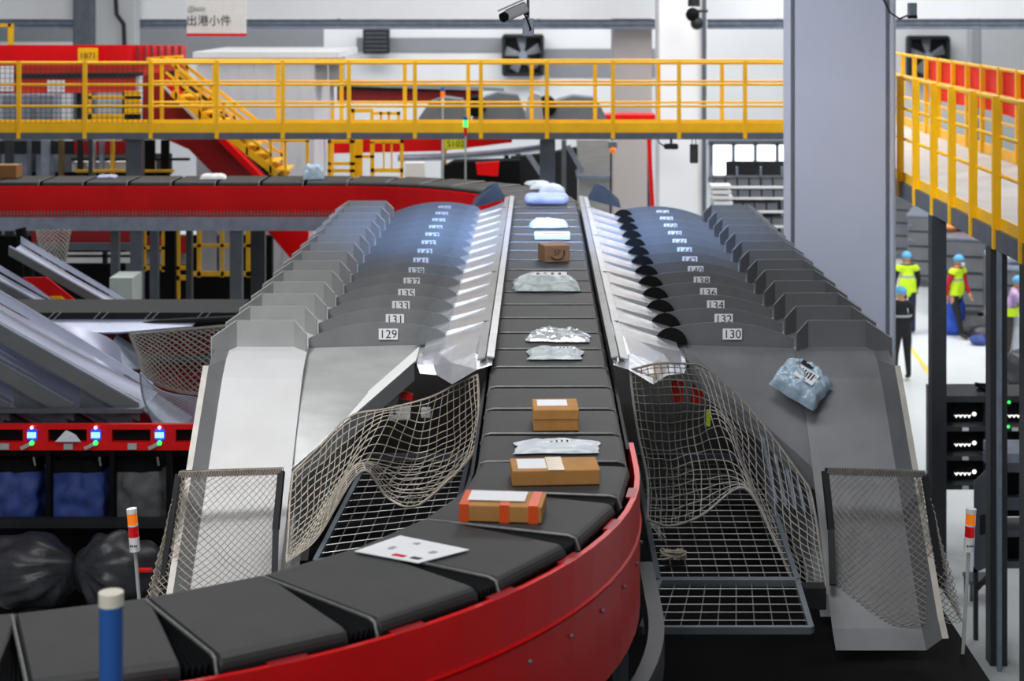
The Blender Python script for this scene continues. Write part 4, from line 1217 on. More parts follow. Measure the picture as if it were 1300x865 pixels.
for i, px in enumerate((177, 94, 12, -70)):
    x = (px - 684) * yy / F
    if first is None:
        first = side_chute(x, yy, z, labs[0], 'slanting slides on the left'); sc_parts(first)
    else:
        c = copy_tree(first); c.location.x = x; c['label'] = labs[i]
for i, (px, py, y) in enumerate(((168, 402, 22.6), (78, 402, 22.6))):
    c = copy_tree(first); p = P(px, py, y); c.location = p; c.scale = (.62, .62, .62)
    c['label'] = ['slanting grey slide under the galvanised beam, right one of two', 'slanting grey slide under the galvanised beam, left one of two'][i]
    c['group'] = 'slides under the galvanised beam'
M().bb(*R2(-140, 519.5, 180, 525, 17.75, 17.82)).build('front_rail', m_frame, t)
# side sorter whose belt edge runs left to right
t = thing('side_sorter', 'dark edge-on belt with pale marks above white and dark red panels at the left', 'conveyor', P(100, 480, 20.6))
M().bb(*R2(-120, 397, 300, 407.5, 20.3, 21.2)).build('belt', m_dark, t)
for px in (64, 72, 122, 132, 187, 196, 252, 262): 
    p = P(px, 402, 20.29); M().bar(p + Vector((-.05, 0, -.05)), p + Vector((.05, 0, .05)), .012, .012).build('belt_mark', m_refl, t)
o = mat('pale blue skirt sheet', '#b7bfd6', .35, .3, .08, 2)
rows = [L((-60, 372, 19.9), (20, 405, 19.7), (80, 412, 19.6), (130, 425, 19.4), (152, 440, 19.2)),
        L((-60, 352, 19.5), (20, 398, 19.3), (85, 436, 19.0), (125, 466, 18.9), (160, 488, 18.7)),
        L((-60, 384, 18.8), (20, 424, 18.7), (90, 464, 18.6), (140, 490, 18.5), (174, 508, 18.4))]
f = surf(rows)
M().grid(f, 24, 10).build('curved_slide', mat('pale lilac slide sheet', '#aeb2cc', .35, .3, .08, 2), t)
M().plate([P(30, 352, 22.0), P(60, 352, 22.0), P(118, 398, 22.0), P(92, 398, 22.0)], .03).build('red_strip', m_red, t)
M().plate([P(64, 376, 21.95), P(78, 376, 21.95), P(104, 398, 21.95), P(90, 398, 21.95)], .03).build('yellow_strip', m_yel, t)
M().plate([P(-120, 407.5, 20.3), P(250, 407.5, 20.3), P(244, 416, 20.1), P(150, 424, 19.9), P(-120, 426, 19.9)], .02).build('pale_skirt', o, t)
M().bb(*R2(120, 420, 300, 548, 20.9, 20.95)).build('red_panel', m_redd, t)
M().bb(*R2(-140, 424, 300, 560, 21.3, 21.35)).build('rear_panel', m_dark, t)
M().bb(*R2(155, 452, 300, 460, 20.7, 20.8)).build('grey_rail', m_frame, t)
M().plate([P(145, 470, 19.3), P(178, 468, 19.6), P(172, 440, 20.0), P(148, 425, 20.0), P(140, 440, 19.6)], .02).build('hood_wall', m_beam, t)
M().tube([P(300, 404, 20.2), P(200, 409, 20.2), P(162, 416, 20.2), P(156, 428, 20.2), P(165, 440, 20.2)], .03, 8).build('curved_tube', m_dark, t)
rows = [L((165, 425, 19.4), (200, 422, 19.6), (245, 418, 19.7), (290, 414, 19.8)),
        L((176, 452, 19.2), (205, 455, 19.3), (245, 455, 19.4), (290, 450, 19.5)),
        L((182, 478, 19.0), (205, 490, 19.1), (245, 500, 19.2), (290, 498, 19.3))]
f = surf(rows)
t = thing('safety_net', 'pale diamond safety net in front of the dark red panel at the left', 'net', P(225, 500, 19.2))
net_mesh(f, 14, 12, .009, 2, True, .02, 9).build('netting', m_net2, t)
border(f, .02).build('border_rope', m_net2, t)
rows = [L((178, 474, 18.2), (205, 497, 18.2), (250, 506, 18.3)), L((182, 505, 18.0), (210, 520, 18.0), (252, 528, 18.1)), L((195, 536, 17.9), (220, 540, 17.9), (255, 542, 18.0))]
f = surf(rows)
t = thing('fine_net', 'fine whitish netting hanging over the end of the nearest left slide', 'net', P(215, 540, 18))
net_mesh(f, 20, 16, .0035, 1, True, .01, 11).build('netting', m_beam, t)
border(f, .012).build('border_rope', m_beam, t)
rows = [L((45, 292, 24.6), (66, 292, 24.6), (90, 292, 24.6)), L((50, 315, 24.4), (70, 318, 24.4), (86, 315, 24.4)), L((60, 345, 24.2), (75, 352, 24.2), (82, 345, 24.2))]
f = surf(rows)
t = thing('safety_net', 'small grey net hanging from the galvanised beam at the left', 'net', P(70, 350, 24.4))
net_mesh(f, 8, 10, .010, 2, True, .01, 13).build('netting', m_net2, t)
# posts under the galvanised beam
for i, (a, b_, y, mm) in enumerate(((165, 180, 25.7, m_frame), (293, 307, 25.7, m_frame), (190, 200, 27.2, m_frame), (209, 222, 27.6, m_black), (236, 243, 27.4, m_post), (318, 336, 27.2, m_post))):
    lb = ['wide grey post under the galvanised beam, left of the yellow bars', 'grey post under the galvanised beam beside the left hoods', 'thin grey post between the yellow bars', 'black post right of the thin grey post', 'thin dark post right of the black post', 'dark post right of the grey post beside the left hoods'][i]
    p0, p1 = P(a, 291, y), P(b_, 291, y)
    tag(M().bb((p0.x, y, 0), (p1.x, y + .15, p0.z if y < 26 else ZC - 262 * y / F)).build('steel_post', mm), lb, 'post', 'posts under the far belt')
m = M(); m.tube([P(26, 290, 23.6), P(32, 318, 23.6), P(36, 335, 23.6), P(37, 420, 23.6)], .075, 8)
tag(m.build('bent_post', m_black), 'black bent post in front of the grey slides at the far left', 'post')
tag(M().bb(*R2(139, 353, 168, 470, 24.6, 25.2)).build('pale_board', mat('pale green board', '#b9c6c0', .6, 0, .05)), 'pale greenish board behind the grey slides', 'board')
t = thing('low_conveyor', 'dark red conveyor side with pale gaps seen under the galvanised beam', 'conveyor', P(120, 350, 28.2))
M().bb(*R2(40, 291, 168, 309, 28.2, 28.3)).build('red_panel', m_redd, t)
M().bb(*R2(40, 309, 168, 318, 28.1, 28.3)).build('rail', m_frame, t)
M().bb(*R2(84, 321, 166, 334, 28.6, 28.65)).build('pale_gap', m_white, t)
M().bb(*R2(130, 318, 135, 336, 28.4, 28.5)).build('mullion', m_dark, t)
M().bb(*R2(84, 324.5, 166, 327, 28.4, 28.5)).build('mullion', m_dark, t)
t = thing('dark_enclosure', 'dark machine enclosure filling the space behind the posts under the far belt', 'machine', P(140, 480, 30.1))  # black sheet added for the dark background, not a known machine
M().bb(*R2(-60, 300, 345, 500, 30.3, 30.5)).build('front_panel', m_black, t)
for a, b_ in ((250, 275), (278, 292)): M().bb(*R2(a, 292, b_, 345, 29.8, 29.9)).build('grey_panel', m_wallg, t)
t = thing('yellow_scaffold', 'yellow square-tube frame seen between the posts under the far belt', 'frame', P(215, 345, 29))
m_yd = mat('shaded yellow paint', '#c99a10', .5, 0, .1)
for a, b_, c, d in ((180, 291, 185, 345), (205, 291, 210, 345), (222, 291, 228, 400), (250, 291, 255, 352), (280, 291, 284, 352), (312, 291, 318, 352), (180, 313, 212, 317), (180, 338, 240, 343), (222, 350, 240, 356), (240, 310, 318, 314), (240, 345, 318, 351)):
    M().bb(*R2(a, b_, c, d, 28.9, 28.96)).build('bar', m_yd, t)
M().bb(*R2(228, 300, 236, 322, 29.2, 29.25)).build('red_inset', m_redd, t)
M().bb(*R2(185, 300, 205, 313, 29.2, 29.25)).build('red_inset', m_redd, t)
M().bb(*R2(182, 320, 240, 336, 29.3, 29.35)).build('pale_inset', m_wallg, t)
tag(M().sph(P(238, 384, 27.38), .04, 10, 6).build('red_lamp', mat('glowing red lamp', '#ff2030', .3, 0, 0, emit=3)), 'tiny glowing red lamp among the dark posts', 'lamp')
# steel racks behind the far belt at the left
t = thing('steel_rack', 'dark steel rack with pale boxes behind the far belt at the upper left', 'rack', P(90, 400, 31.4))
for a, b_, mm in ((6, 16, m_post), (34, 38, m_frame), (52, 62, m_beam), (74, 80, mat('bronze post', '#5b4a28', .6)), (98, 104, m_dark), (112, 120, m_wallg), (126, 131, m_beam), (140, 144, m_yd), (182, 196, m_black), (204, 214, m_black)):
    M().bb(*R2(a, 178, b_, 460, 31.5, 31.6)).build('upright', mm, t)
M().bb(*R2(-20, 179, 160, 196, 32.0, 32.05)).build('back_panel', m_dark, t)
M().bb(*R2(-20, 195, 218, 221, 33.2, 33.25)).build('back_panel', mat('dim back panel', '#55585c', .8, 0, .1), t)
M().bb(*R2(94, 179, 162, 195, 31.9, 31.95)).build('red_panel', m_redd, t)
M().bb(*R2(-20, 219, 215, 400, 32.3, 32.4)).build('lower_panel', m_black, t)
M().bb(*R2(90, 201, 240, 204, 31.6, 31.7)).build('shelf_rail', m_dark, t)
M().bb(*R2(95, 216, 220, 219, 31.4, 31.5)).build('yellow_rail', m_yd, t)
for i, (a, b_) in enumerate(((94, 112), (120, 128), (134, 141), (146, 162), (184, 196))):
    tag(M().bevbox(P((a + b_) / 2, 211, 31.8), ((b_ - a) * 31.8 / F, .3, .17), .01).build('pale_box', m_white), 'pale box on the dark rack behind the far belt, %s from the left' % ['first', 'second', 'third', 'fourth', 'fifth'][i], 'box', 'pale boxes on the dark rack')
p = P(14, 40, 40)
t = thing('yellow_railing', 'short yellow railing at the top left edge above the red conveyor', 'railing', P(8, 58, 40))
M().bb(*R2(10, 30, 16, 58, 40, 40.1)).build('post', m_yel, t); M().bb(*R2(-30, 30, 14, 34, 40, 40.1)).build('rail', m_yel, t)
# ------------------------------------------------------------------ right side: floor objects
M_ = M
m = M()
pa, pb = P(1150, 432, 0), None
def FL(px, py):
    y = F * ZC / py; return Vector(((px - 684) * y / F, y, .004))
struct(M().plate([FL(1150, 436), FL(1154, 436), FL(1196, 492), FL(1188, 492)], .003).build('trim_4', mat('yellow floor paint', '#e8d05a', .5)))
def on_floor(px, py): 
    q = FL(px, py); q.z = 0; return q
def cage(label, px0, px1, pyf, h, d, rz, seed):
    a, b = on_floor(px0, pyf), on_floor(px1, pyf); w_ = b.x - a.x
    c = (a + b) / 2 + Vector((0, d / 2, 0))
    t = thing('storage_cabinet', label, 'cabinet', c, 'grey cabinets on the hall floor')
    R_ = Matrix.Rotation(rz, 3, 'Z')
    def put(nm, mm, o, s_, mi=0): M().box(c + R_ @ Vector(o), s_, R=R_).build(nm, mm, t)
    M().bevbox(c + Vector((0, 0, h / 2 + .1)), (w_, d, h - .2), .03, R=R_).build('body', m_crate, t)
    put('top_rim', m_beam, (0, 0, h + .02), (w_ + .04, d + .04, .05))
    n = 4
    for i in range(n): put('drawer_seam', m_dark, (0, -d / 2 - .005, .3 + (h - .3) * i / n), (w_ * .94, .02, .03))
    for i in range(n):
        put('handle', m_beam, (-w_ * .38, -d / 2 - .02, .45 + (h - .3) * i / n), (.08, .03, .05))
    for sx in (-1, 1):
        for sy in (-1, 1): put('foot', m_black, (sx * w_ * .42, sy * d * .42, .05), (.12, .12, .14))
    return c
cage('large grey cabinet with coloured bags on top, right of the black post', 1203, 1268, 405, 1.75, 2.2, -.3, 1)
cage('grey cabinet left of the black post behind the worker in the yellow vest', 1168, 1206, 366, 1.75, 2.0, -.3, 2)
cage('farthest grey cabinet, beside the big column', 1138, 1180, 330, 1.7, 2.0, -.3, 3)
cage('grey cabinet at the right edge behind the worker in lilac', 1278, 1330, 440, 1.55, 1.6, -.2, 4)
def soft(name, label, c, r, m_, seed, cat='sack', group=None):
    o = Vector((seed * 4.3, 2, 9)); c = Vector(c)
    def fn(u, v):
        a = 2 * PI * u; b = PI * v
        d = Vector((math.cos(a) * math.sin(b), math.sin(a) * math.sin(b), math.cos(b)))
        n = 1 + .22 * noise.noise(d * 1.7 + o) + .10 * noise.noise(d * 5 + o)
        z = r[2] * d.z * n
        if z < -r[2] * .8: z = -r[2] * .8
        return c + Vector((r[0] * d.x * n, r[1] * d.y * n, z + r[2] * .8))
    return tag(M().grid(fn, 26, 16, wrap=True).build(name, m_), label, cat, group)
m_rb = mat('red print bag', '#e2384a', .4, 0, .3, 5, .3, 9)
m_ob = mat('orange print bag', '#f08a3c', .4, 0, .35, 6, .3, 9)
c = on_floor(1222, 395); 
soft('plastic_bag', 'red bag on top of the large grey cabinet', (c.x + .05, c.y + .3, 1.80), (.28, .24, .16), m_rb, 2)
soft('plastic_bag', 'orange bag on top of the large grey cabinet, left of the red one', (c.x - .30, c.y + .2, 1.80), (.26, .22, .14), m_ob, 3)
soft('plastic_bag', 'pale blue bag on top of the large grey cabinet behind the others', (c.x - .2, c.y + .75, 1.80), (.26, .2, .17), m_bbag, 4)
t = tag(M().bevbox((c.x + .30, c.y + 1.2, 2.06), (.28, .25, .52), .03).build('yellow_tub', m_yel), 'small yellow tub on the back of the large grey cabinet', 'tub')
q = on_floor(1254, 392)
soft('plastic_bag', 'orange and white bag bundle on the floor in front of the large grey cabinet', (q.x - .02, q.y - 1.8, .9), (.22, .2, .30), m_ob, 6)
M().bb((q.x - .3, q.y - 2.1, 0), (q.x + .3, q.y - 1.55, .9)).build('bundle_stand', m_dark)
tag(bpy.data.objects['bundle_stand'], 'dark stand carrying the orange bag bundle', 'stand')
soft('woven_sack', 'blue woven sack standing on the floor left of the worker in the red jacket', on_floor(1206, 424), (.30, .28, .62), mat('bright blue sack', '#2b56c8', .5, 0, .25, 6, .4, 8), 7)
soft('woven_sack', 'grey flat sack on the floor right of the worker in the red jacket', on_floor(1240, 425), (.46, .35, .22), m_gsack, 8)
soft('woven_sack', 'dark sack on the floor below the grey flat sack', on_floor(1252, 432), (.35, .3, .18), m_blksack, 9)
soft('woven_sack', 'small blue bag on the floor beside the dark sack', on_floor(1243, 438), (.18, .18, .12), m_bluesack, 10)
q = on_floor(1290, 438)
soft('plastic_bag', 'white bag on the grey cabinet at the right edge', (q.x + .1, q.y + .6, 1.6), (.32, .3, .18), m_wbag, 11)
soft('plastic_bag', 'blue topped bag on the grey cabinet at the right edge', (q.x - .25, q.y + .7, 1.6), (.2, .2, .2), m_bbag, 12)
soft('woven_sack', 'white sack held low at the right edge beside the worker in lilac', on_floor(1292, 462), (.24, .3, .55), m_wbag, 13)
soft('woven_sack', 'black sack on the floor at the right edge', on_floor(1292, 488), (.26, .3, .36), m_blksack, 14)
# distant racks of crates left of the big column
t = thing('crate_rack', 'pale steel rack of grey crates left of the big column', 'rack', P(955, 430, 36))
for py in (237, 251, 268, 287, 306): M().bb(*R2(922, py, 1000, py + 2.5, 36.0, 36.1)).build('shelf_beam', m_white, t)
for px in (903, 935, 965, 992): M().bb(*R2(px, 212, px + 2, 440, 36.6, 36.7)).build('upright', m_beam, t)
n = 0
ords = ['first', 'second', 'third', 'fourth', 'fifth', 'sixth']
crp = None
for r_, (py, x0_) in enumerate(((237, 906), (251, 922), (268, 928), (287, 934))):
    for k in range(6):
        a = x0_ + k * 15
        if a > 985: continue
        c = P(a + 7, py - .5, 36.4)
        if crp is None:
            crp = thing('storage_crate', 'x', 'crate', c, 'crates on the pale rack')
            M().bevbox(c + Vector((0, .2, .09)), (.22, .5, .18), .015).build('crate_body', m_crate, crp)
            M().box(c + Vector((0, .2, .175)), (.235, .52, .025)).build('crate_rim', m_post, crp); o = crp
        else:
            o = copy_tree(crp); o.location = c
        o['label'] = 'grey crate on the %s shelf of the pale rack, %s from the left' % (['top', 'second', 'third', 'lowest'][r_], ords[k])
M().bb(*R2(922, 205, 1000, 320, 37.4, 37.5)).build('back_panel', m_dark, bpy.data.objects['crate_rack'])
t = thing('white_trays', 'stack of white trays left of the grey crates', 'trays', P(914, 262, 35.5))
for k in range(4): M().bevbox(P(914 + k, 236 + k * 7, 35.5), (.42 - .03 * (k % 2), .4, .07), .01).build('tray', m_white, t)
M().bb(*R2(905, 262, 926, 440, 35.3, 35.8)).build('stand', m_beam, t)
# put wall with lit marks
def put_wall(label, x0, x1, y, zt, zb, rows, cols, leds):
    t = thing('put_wall', label, 'shelf', ((x0 + x1) / 2, y + .3, 0))
    w_ = (x1 - x0); d = .7
    fr = M()
    fr.bb((x0, y, zt - .08), (x1, y + d, zt)); fr.bb((x0, y + d - .03, zb), (x1, y + d, zt))
    for i in range(cols + 1):
        x = x0 + w_ * i / cols; fr.bb((x - .03, y, zb), (x + .03, y + d, zt))
    h = (zt - .08 - zb) / rows
    for j in range(rows): fr.bb((x0, y, zb + h * j), (x1, y + d, zb + h * j + .06))
    fr.build('frame', m_post, t)
    for i in range(cols):
        for j in range(rows):
            xa = x0 + w_ * i / cols + .03; xb = x0 + w_ * (i + 1) / cols - .03; z0 = zb + h * j + .06
            M().bb((xa, y + .25, z0), (xb, y + .27, z0 + h - .06)).build('bin_back', m_black, t)
            mm = M()
            for k in range(4):
                cx = (xa + xb) / 2 - .09 + k * .055
                mm.plate([(cx, y + .22, z0 + .10), (cx + .03, y + .22, z0 + .06), (cx + .055, y + .22, z0 + .10), (cx + .03, y + .22, z0 + .085)], .01)
            mm.sph(((xa + xb) / 2 + .17, y + .22, z0 + .11), .026, 8, 6)
            mm.sph((xa + .03, y + .22, z0 + .10), .026, 8, 6)
            mm.build('white_mark', m_led, t)
            M().box(((xa + xb) / 2, y - .006, z0 - .03), (.08, .012, .045)).build('shelf_tag', m_white, t)
    for k, (px, py) in enumerate(leds):
        M().sph(P(px, py, y - .03), .018, 8, 6).build('green_led', m_green, t)
    for x in (x0 + .04, x1 - .04):
        for yy_ in (y + .05, y + d - .05): M().bb((x - .03, yy_ - .03, 0), (x + .03, yy_ + .03, zb)).build('leg', m_post, t)
    return t
yP = 22.2
a, b_ = P(1194, 503, yP), P(1320, 622, yP)
put_wall('dark put wall with white zigzag marks and green lights at the right', a.x, b_.x, yP, a.z, b_.z, 3, 2, ((1255, 520), (1255, 530), (1281, 511), (1271, 542), (1280, 542)))
# cable heap on top of it
rnd = random.Random(9); q = P(1247, 497, yP + .2); m = M()
for k in range(7):
    m.tube([q + Vector((rnd.uniform(-.12, .12), rnd.uniform(-.05, .05), rnd.uniform(0, .12))) for _ in range(4)], .012, 5)
tag(m.build('cable_bundle', m_black), 'tangle of black cables on top of the put wall', 'cable')
tag(M().bevbox(P(1265, 466, 20.2), (.10, .06, .10), .01).build('router_box', m_white), 'small white box fixed to the post above the put wall', 'box')
# nearer cabinet with sloping side panel
t = thing('angled_cabinet', 'dark grey angled cabinet frame at the right edge behind the signal tower', 'cabinet', P(1275, 813, 19.4))
ys = 19.2
def pl(nm, pts, mm, d=.03, dy=0):
    q = [P(a_, b__, ys + dy) for a_, b__ in pts]; k = len(q); r_ = [v + Vector((0, d, 0)) for v in q]
    M().add(q + r_, [list(range(k)), list(range(2 * k - 1, k - 1, -1))] + [(i, (i + 1) % k, (i + 1) % k + k, i + k) for i in range(k)]).build(nm, mm, t)
pl('side_panel', [(1262, 588), (1267, 588), (1264, 716), (1237, 728), (1237, 612)], m_frame)
pl('front_frame', [(1262, 588), (1340, 588), (1340, 600), (1262, 600)], m_frame, .5)
pl('front_frame', [(1262, 632), (1340, 632), (1340, 648), (1262, 648)], m_frame, .5)
pl('front_frame', [(1262, 674), (1340, 674), (1340, 682), (1262, 682)], m_frame, .5)
pl('front_frame', [(1262, 713), (1340, 713), (1340, 722), (1262, 722)], m_frame, .5)
pl('bin_back', [(1268, 600), (1340, 600), (1340, 632), (1268, 632)], m_black, .02, .1)
pl('bin_back', [(1268, 682), (1340, 682), (1340, 713), (1268, 713)], m_black, .02, .1)
pl('bin_back', [(1268, 646), (1340, 646), (1340, 656), (1268, 656)], m_black, .02, .1)
pl('corner_post', [(1262, 588), (1269, 588), (1269, 722), (1262, 722)], m_frame, .05, -.01)
pl('leg', [(1237, 722), (1242, 726), (1242, 815), (1237, 815)], m_post, .06)
pl('leg', [(1263, 720), (1267, 720), (1267, 815), (1263, 815)], m_post, .06)
pl('brace', [(1240, 745), (1262, 722), (1264, 727), (1241, 752)], m_post, .04)
pl('white_top', [(1266, 576), (1340, 576), (1340, 588), (1266, 588)], m_beam, .6)
pl('vent_mark', [(1244, 655), (1252, 653), (1252, 678), (1244, 680)], m_dark, .004, -.006)
tag(M().bb((P(1267, 0, 18.3).x, 18.3, 0), (P(1272, 0, 18.3).x, 18.36, ZC - 304 * 18.3 / F)).build('thin_pole', m_beam), 'thin bright pole beside the middle black walkway post', 'pole')
tag(M().bevbox((P(1247, 770, 20.5).x, 20.6, .22), (.34, .34, .05), .01).build('stool', m_frame), 'small grey stool top under the angled cabinet', 'stool')
so = bpy.data.objects['stool']
for sx in (-1, 1):
    for sy in (-1, 1):
        b0 = so.location; M().bb((b0.x + sx * .14 - .015, b0.y + sy * .14 - .015, 0), (b0.x + sx * .14 + .015, b0.y + sy * .14 + .015, b0.z + .02)).build('leg', m_frame, so)

# ------------------------------------------------------------------ people
def person(name, label, loc, rz, j, cols, scale=1.0, vest=None, lean=0):
    """j: joint positions (facing -y), cols: dict of materials"""
    J = {k: Vector(v) for k, v in j.items()}
    seg = [('pelvis', 'chest', .155, .165, 'torso'), ('chest', 'neckb', .165, .075, 'torso'), ('neckb', 'head0', .055, .055, 'skin')]
    for s_ in 'LR':
        seg += [('neckb', 'sh' + s_, .08, .078, 'torso'), ('sh' + s_, 'el' + s_, .066, .052, 'arm'), ('el' + s_, 'wr' + s_, .052, .036, 'arm'), ('wr' + s_, 'pa' + s_, .032, .036, 'skin'),
                ('pelvis', 'hi' + s_, .13, .115, 'leg'), ('hi' + s_, 'kn' + s_, .10, .07, 'leg'), ('kn' + s_, 'an' + s_, .068, .05, 'leg'), ('an' + s_, 'to' + s_, .05, .042, 'shoe')]
    vid = {}; vs = []; rad = []; es = []
    for a, b, ra, rb, kd in seg:
        for n_, r_ in ((a, ra), (b, rb)):
            if n_ not in vid: vid[n_] = len(vs); vs.append(J[n_]); rad.append(r_)
        es.append((vid[a], vid[b]))
    fing = []
    for s_ in 'LR':
        w0, p0 = J['wr' + s_], J['pa' + s_]; d = (p0 - w0).normalized()
        side = Vector((1, 0, 0)) if abs(d.x) < .8 else Vector((0, 1, 0))
        side = (side - d * side.dot(d)).normalized(); nrm = d.cross(side)
        for k in range(4):
            b = p0 + side * (-.030 + .020 * k); ln = (.065, .078, .074, .058)[k]
            fing.append([p0 - d * .01 + side * (-.02 + .013 * k), b + d * .03, b + d * (.03 + ln * .5) + nrm * .008, b + d * (.03 + ln) + nrm * .028])
        th = -1 if s_ == 'L' else 1
        fing.append([w0.lerp(p0, .5), w0.lerp(p0, .6) + side * .042 * th, p0 + side * .058 * th + d * .03 + nrm * .012])
    me = bpy.data.meshes.new(name); me.from_pydata(vs, es, []); o = bpy.data.objects.new(name, me); COL.objects.link(o)
    sk = o.modifiers.new('skin', 'SKIN'); sk.use_smooth_shade = True
    for i, r_ in enumerate(rad):
        sv = me.skin_vertices[0].data[i]; sv.radius = (r_, r_ * (.72 if i in (vid['pelvis'], vid['chest']) else 1)); sv.use_root = (i == vid['pelvis'])
    o.modifiers.new('sub', 'SUBSURF').levels = 2
    dg = bpy.context.evaluated_depsgraph_get(); dg.update()
    ev = bpy.data.meshes.new_from_object(o.evaluated_get(dg)); bpy.data.objects.remove(o)
    m = M(); m.mesh(ev, Matrix.Identity(4))
    for f_ in fing: m.tube(f_, [.012, .0105, .0095, .008][:len(f_)], 7)
    # palm
    for s_ in 'LR':
        m.tube([J['wr' + s_], J['pa' + s_], J['pa' + s_] + (J['pa' + s_] - J['wr' + s_]).normalized() * .02], [.03, .040, .03], 8)
    # head with nose, chin, brow and ears
    hc = J['head']; fd = Vector((math.sin(j.get('look', (0, 0, 0))[0]), -math.cos(j.get('look', (0, 0, 0))[0]), 0)); sd = Vector((-fd.y, fd.x, 0))
    def hd(u, v):
        a = 2 * PI * u; b = PI * v
        x = math.cos(a) * math.sin(b); y = math.sin(a) * math.sin(b); z = math.cos(b)
        wx = .076 * (1 - .22 * max(0, -z)); wy = .097 * (1 - .05 * max(0, -z)); p = sd * (wx * x) + fd * (wy * y) + Vector((0, 0, .118 * z))
        fr_ = max(0, y) ** 3
        if z < -.55: p += fd * .018 * fr_
        if abs(x) < .2 and -.30 < z < .12 and y > 0: p += fd * (.024 * (1 - abs(x) / .2) * (1 - (z + .3) / .42 * .8))
        if .02 < z < .24 and .2 < abs(x) < .55 and y > 0: p -= fd * .010
        return hc + p
    m.grid(hd, 40, 28, wrap=True)
    for s_ in (-1, 1): m.sph(hc + sd * .078 * s_ + Vector((0, 0, -.005)), .028, 10, 8, sc=(.35 if abs(sd.x) > .7 else .7, .7 if abs(sd.x) > .7 else .35, 1.1))
    bo = m.build(name, m_skin, None, (0, 0, 0))
    rm = bo.modifiers.new('r', 'REMESH'); rm.mode = 'VOXEL'; rm.voxel_size = .011; rm.use_smooth_shade = True
    sm_ = bo.modifiers.new('s', 'SMOOTH'); sm_.iterations = 2; sm_.factor = .4
    dg = bpy.context.evaluated_depsgraph_get(); dg.update()
    fin = bpy.data.meshes.new_from_object(bo.evaluated_get(dg)); bpy.data.objects.remove(bo)
    kinds = ['skin', 'torso', 'arm', 'leg', 'shoe']
    fin.materials.clear()
    for k in kinds: fin.materials.append({'skin': m_skin, 'torso': cols['torso'], 'arm': cols['arm'], 'leg': cols['leg'], 'shoe': m_shoe}[k])
    def dist(p, a, b):
        ab = b - a; t_ = max(0, min(1, (p - a).dot(ab) / ab.length_squared)); return (p - (a + ab * t_)).length
    mi = []; tors = []
    for p_ in fin.polygons:
        c = p_.center
        if (c - hc).length < .14 and c.z > J['neckb'].z + .03: mi.append(0); continue
        bs, bk = 9, 0
        for a, b, ra, rb, kd in seg:
            d = dist(c, J[a], J[b]) - (ra + rb) * .4
            if d < bs: bs, bk = d, kinds.index(kd)
        if any((c - J['pa' + s_]).length < .15 and (c - J['wr' + s_]).dot(J['pa' + s_] - J['wr' + s_]) > 0 for s_ in 'LR') : bk = 0
        mi.append(bk)
    fin.polygons.foreach_set('material_index', mi)
    fin.polygons.foreach_set('use_smooth', [True] * len(mi))
    body = bpy.data.objects.new(name, fin); COL.objects.link(body)
    if vest:
        # sleeveless vest: offset copy of the torso surface
        ids = [i for i, k in enumerate(mi) if k == 1 or (k == 3 and fin.polygons[i].center.z > J['hiL'].z + .0)]
        bm = bmesh.new(); mp = {}
        nv = [v.normal.copy() for v in fin.vertices]
        for i in ids:
            c = fin.polygons[i].center
            if c.z > J['neckb'].z + .02: continue
            f_ = []
            for vi in fin.polygons[i].vertices:
                if vi not in mp: mp[vi] = bm.verts.new(fin.vertices[vi].co + nv[vi] * .018)
                f_.append(mp[vi])
            try: bm.faces.new(f_)
            except ValueError: pass
        vm = bpy.data.meshes.new('vest'); bm.to_mesh(vm); bm.free(); vm.materials.append(m_hivis); vm.materials.append(m_refl)
        zb_ = J['chest'].z
        for p_ in vm.polygons:
            p_.use_smooth = True
            if -.02 < p_.center.z - zb_ < .035: p_.material_index = 1
        vo = bpy.data.objects.new('vest', vm); COL.objects.link(vo); vo.parent = body
    # bouffant cap
    def cp(u, v):
        a = 2 * PI * u; b = PI * .60 * v
        r_ = .112 * (1 + .03 * math.sin(a * 14) * v - .12 * max(0, v - .85) / .15)
        return hc + Vector((r_ * .96 * math.cos(a) * math.sin(b), r_ * 1.06 * math.sin(a) * math.sin(b), .045 + r_ * .95 * math.cos(b)))
    M().grid(cp, 42, 14, wrap=True).build('bouffant_cap', m_cap, body)
    for s_ in (-1, 1): M().sph(hc + fd * .088 + sd * .032 * s_ + Vector((0, 0, .012)), .012, 8, 6).build('eye', m_ink, body)
    def mk(u, v):
        a = (u - .5) * 2.2; r_ = .112
        return hc + fd * (r_ * math.cos(a)) + sd * (.088 * math.sin(a)) + Vector((0, 0, -.01 - .085 * v)) + fd * .012 * math.sin(v * PI)
    M().grid(mk, 12, 6).build('face_mask', m_mask, body)
    body.location = loc; body.rotation_euler = (0, 0, rz); body.scale = (scale,) * 3
    tag(body, label, 'person')
    return body
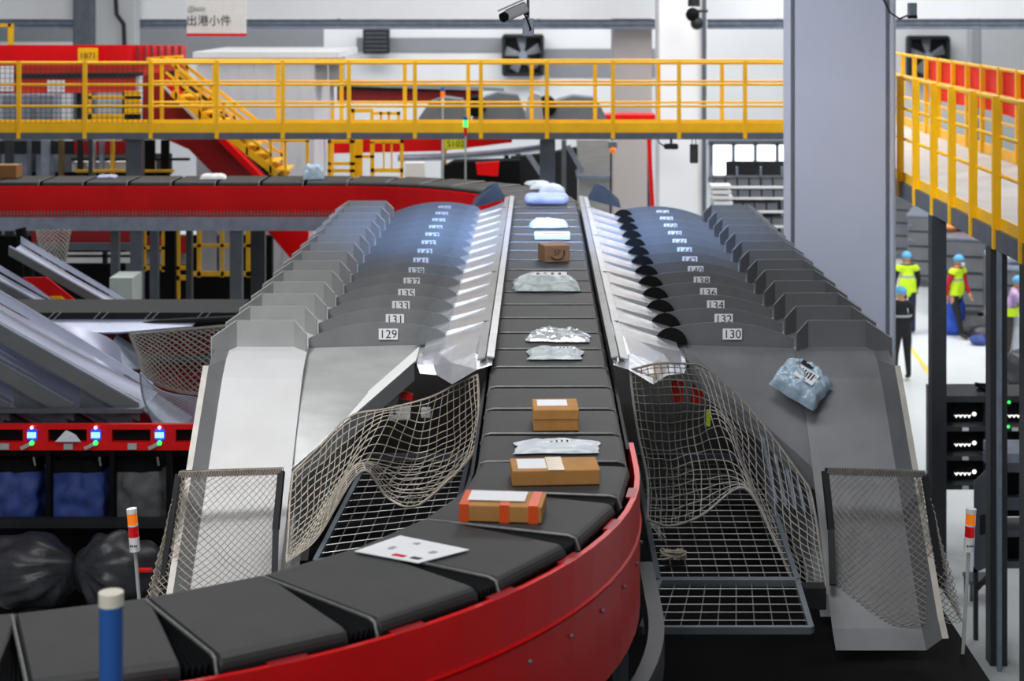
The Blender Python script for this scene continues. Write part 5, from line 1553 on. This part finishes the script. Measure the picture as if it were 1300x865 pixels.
def pose(lean=.0, armL=(.10, -.02), armR=(.10, -.02), stepL=0, stepR=0, bendL=.05, bendR=.05, look=0, head=0):
    j = {'pelvis': (0, 0, .95), 'chest': (0, -.25 * lean, 1.22), 'neckb': (0, -.48 * lean, 1.44), 'head0': (0, -.55 * lean - head * .3, 1.53), 'head': (0, -.58 * lean - .015 - head, 1.60), 'look': (look, 0, 0)}
    ly = -.46 * lean
    for s_, sg, ar, st, be in (('L', -1, armL, stepL, bendL), ('R', 1, armR, stepR, bendR)):
        j['sh' + s_] = (sg * .185, ly, 1.40)
        j['el' + s_] = (sg * (.205 + ar[0] * .4), ly + ar[1] * .8 + .02, 1.13 + max(0, -ar[1]) * .10)
        e = j['el' + s_]
        j['wr' + s_] = (sg * (.20 + ar[0] * .2), e[1] + ar[1] * 1.0 - be, .90 + max(0, -ar[1]) * .35)
        w0 = Vector(j['wr' + s_]); d = (w0 - Vector(e)).normalized(); j['pa' + s_] = tuple(w0 + d * .075)
        j['hi' + s_] = (sg * .095, 0, .90); j['kn' + s_] = (sg * .11, st * .5 - .03, .49); j['an' + s_] = (sg * .115, st, .085 + max(0, st) * .1); j['to' + s_] = (sg * .13, st - .17, .045)
    return j
def pf(px, py): q = on_floor(px, py); return q
person('person', 'person seen from behind in a yellow green vest and blue cap', pf(1152, 424), PI, pose(.05, (.12, -.05), (.1, -.12), .06, -.08), {'torso': m_cloth_k, 'arm': m_cloth_k, 'leg': m_cloth_b}, 1.0, True)
person('person', 'person walking in a red jacket, yellow green vest, face mask and blue cap', pf(1213, 428), .75, pose(.12, (.10, .08), (.10, -.06), -.22, .25, look=.5), {'torso': m_cloth_r, 'arm': m_cloth_r, 'leg': m_cloth_k}, 1.0, True)
person('person', 'person in a black jacket and blue cap standing beside the big column', pf(1145, 483), PI + .15, pose(.06, (.12, -.15), (.14, -.16), .05, -.05), {'torso': m_cloth_k, 'arm': m_cloth_k, 'leg': m_cloth_k}, 1.0, False)
person('person', 'person leaning right in a lilac top with a yellow green vest at the waist', pf(1279, 464), PI / 2 - .15, pose(.28, (.06, -.30), (.06, -.34), .05, -.10, head=.03), {'torso': m_cloth_l, 'arm': m_cloth_l, 'leg': mat('grey brown trousers', '#3e3a36', .85, 0, .1)}, 1.0, False)
b_ = [o for o in COL.objects if o.get('label', '').startswith('person in a black jacket')][0]
m = M(); m.grid(lambda u, v: Vector((.20 * math.cos(2 * PI * u), -.03 + .155 * math.sin(2 * PI * u), 1.19 + .045 * v)), 30, 2, wrap=True)
o = m.build('reflective_band', m_refl, b_, None); o.data.transform(Matrix.Translation(b_.location)); 
b_ = [o for o in COL.objects if o.get('label', '').startswith('person leaning right')][0]
m = M(); m.grid(lambda u, v: Vector((.205 * math.cos(2 * PI * u), -.045 + .17 * math.sin(2 * PI * u), .98 + .16 * v)), 30, 3, wrap=True)
o = m.build('vest_hem', m_hivis, b_, None); o.data.transform(Matrix.Translation(b_.location))
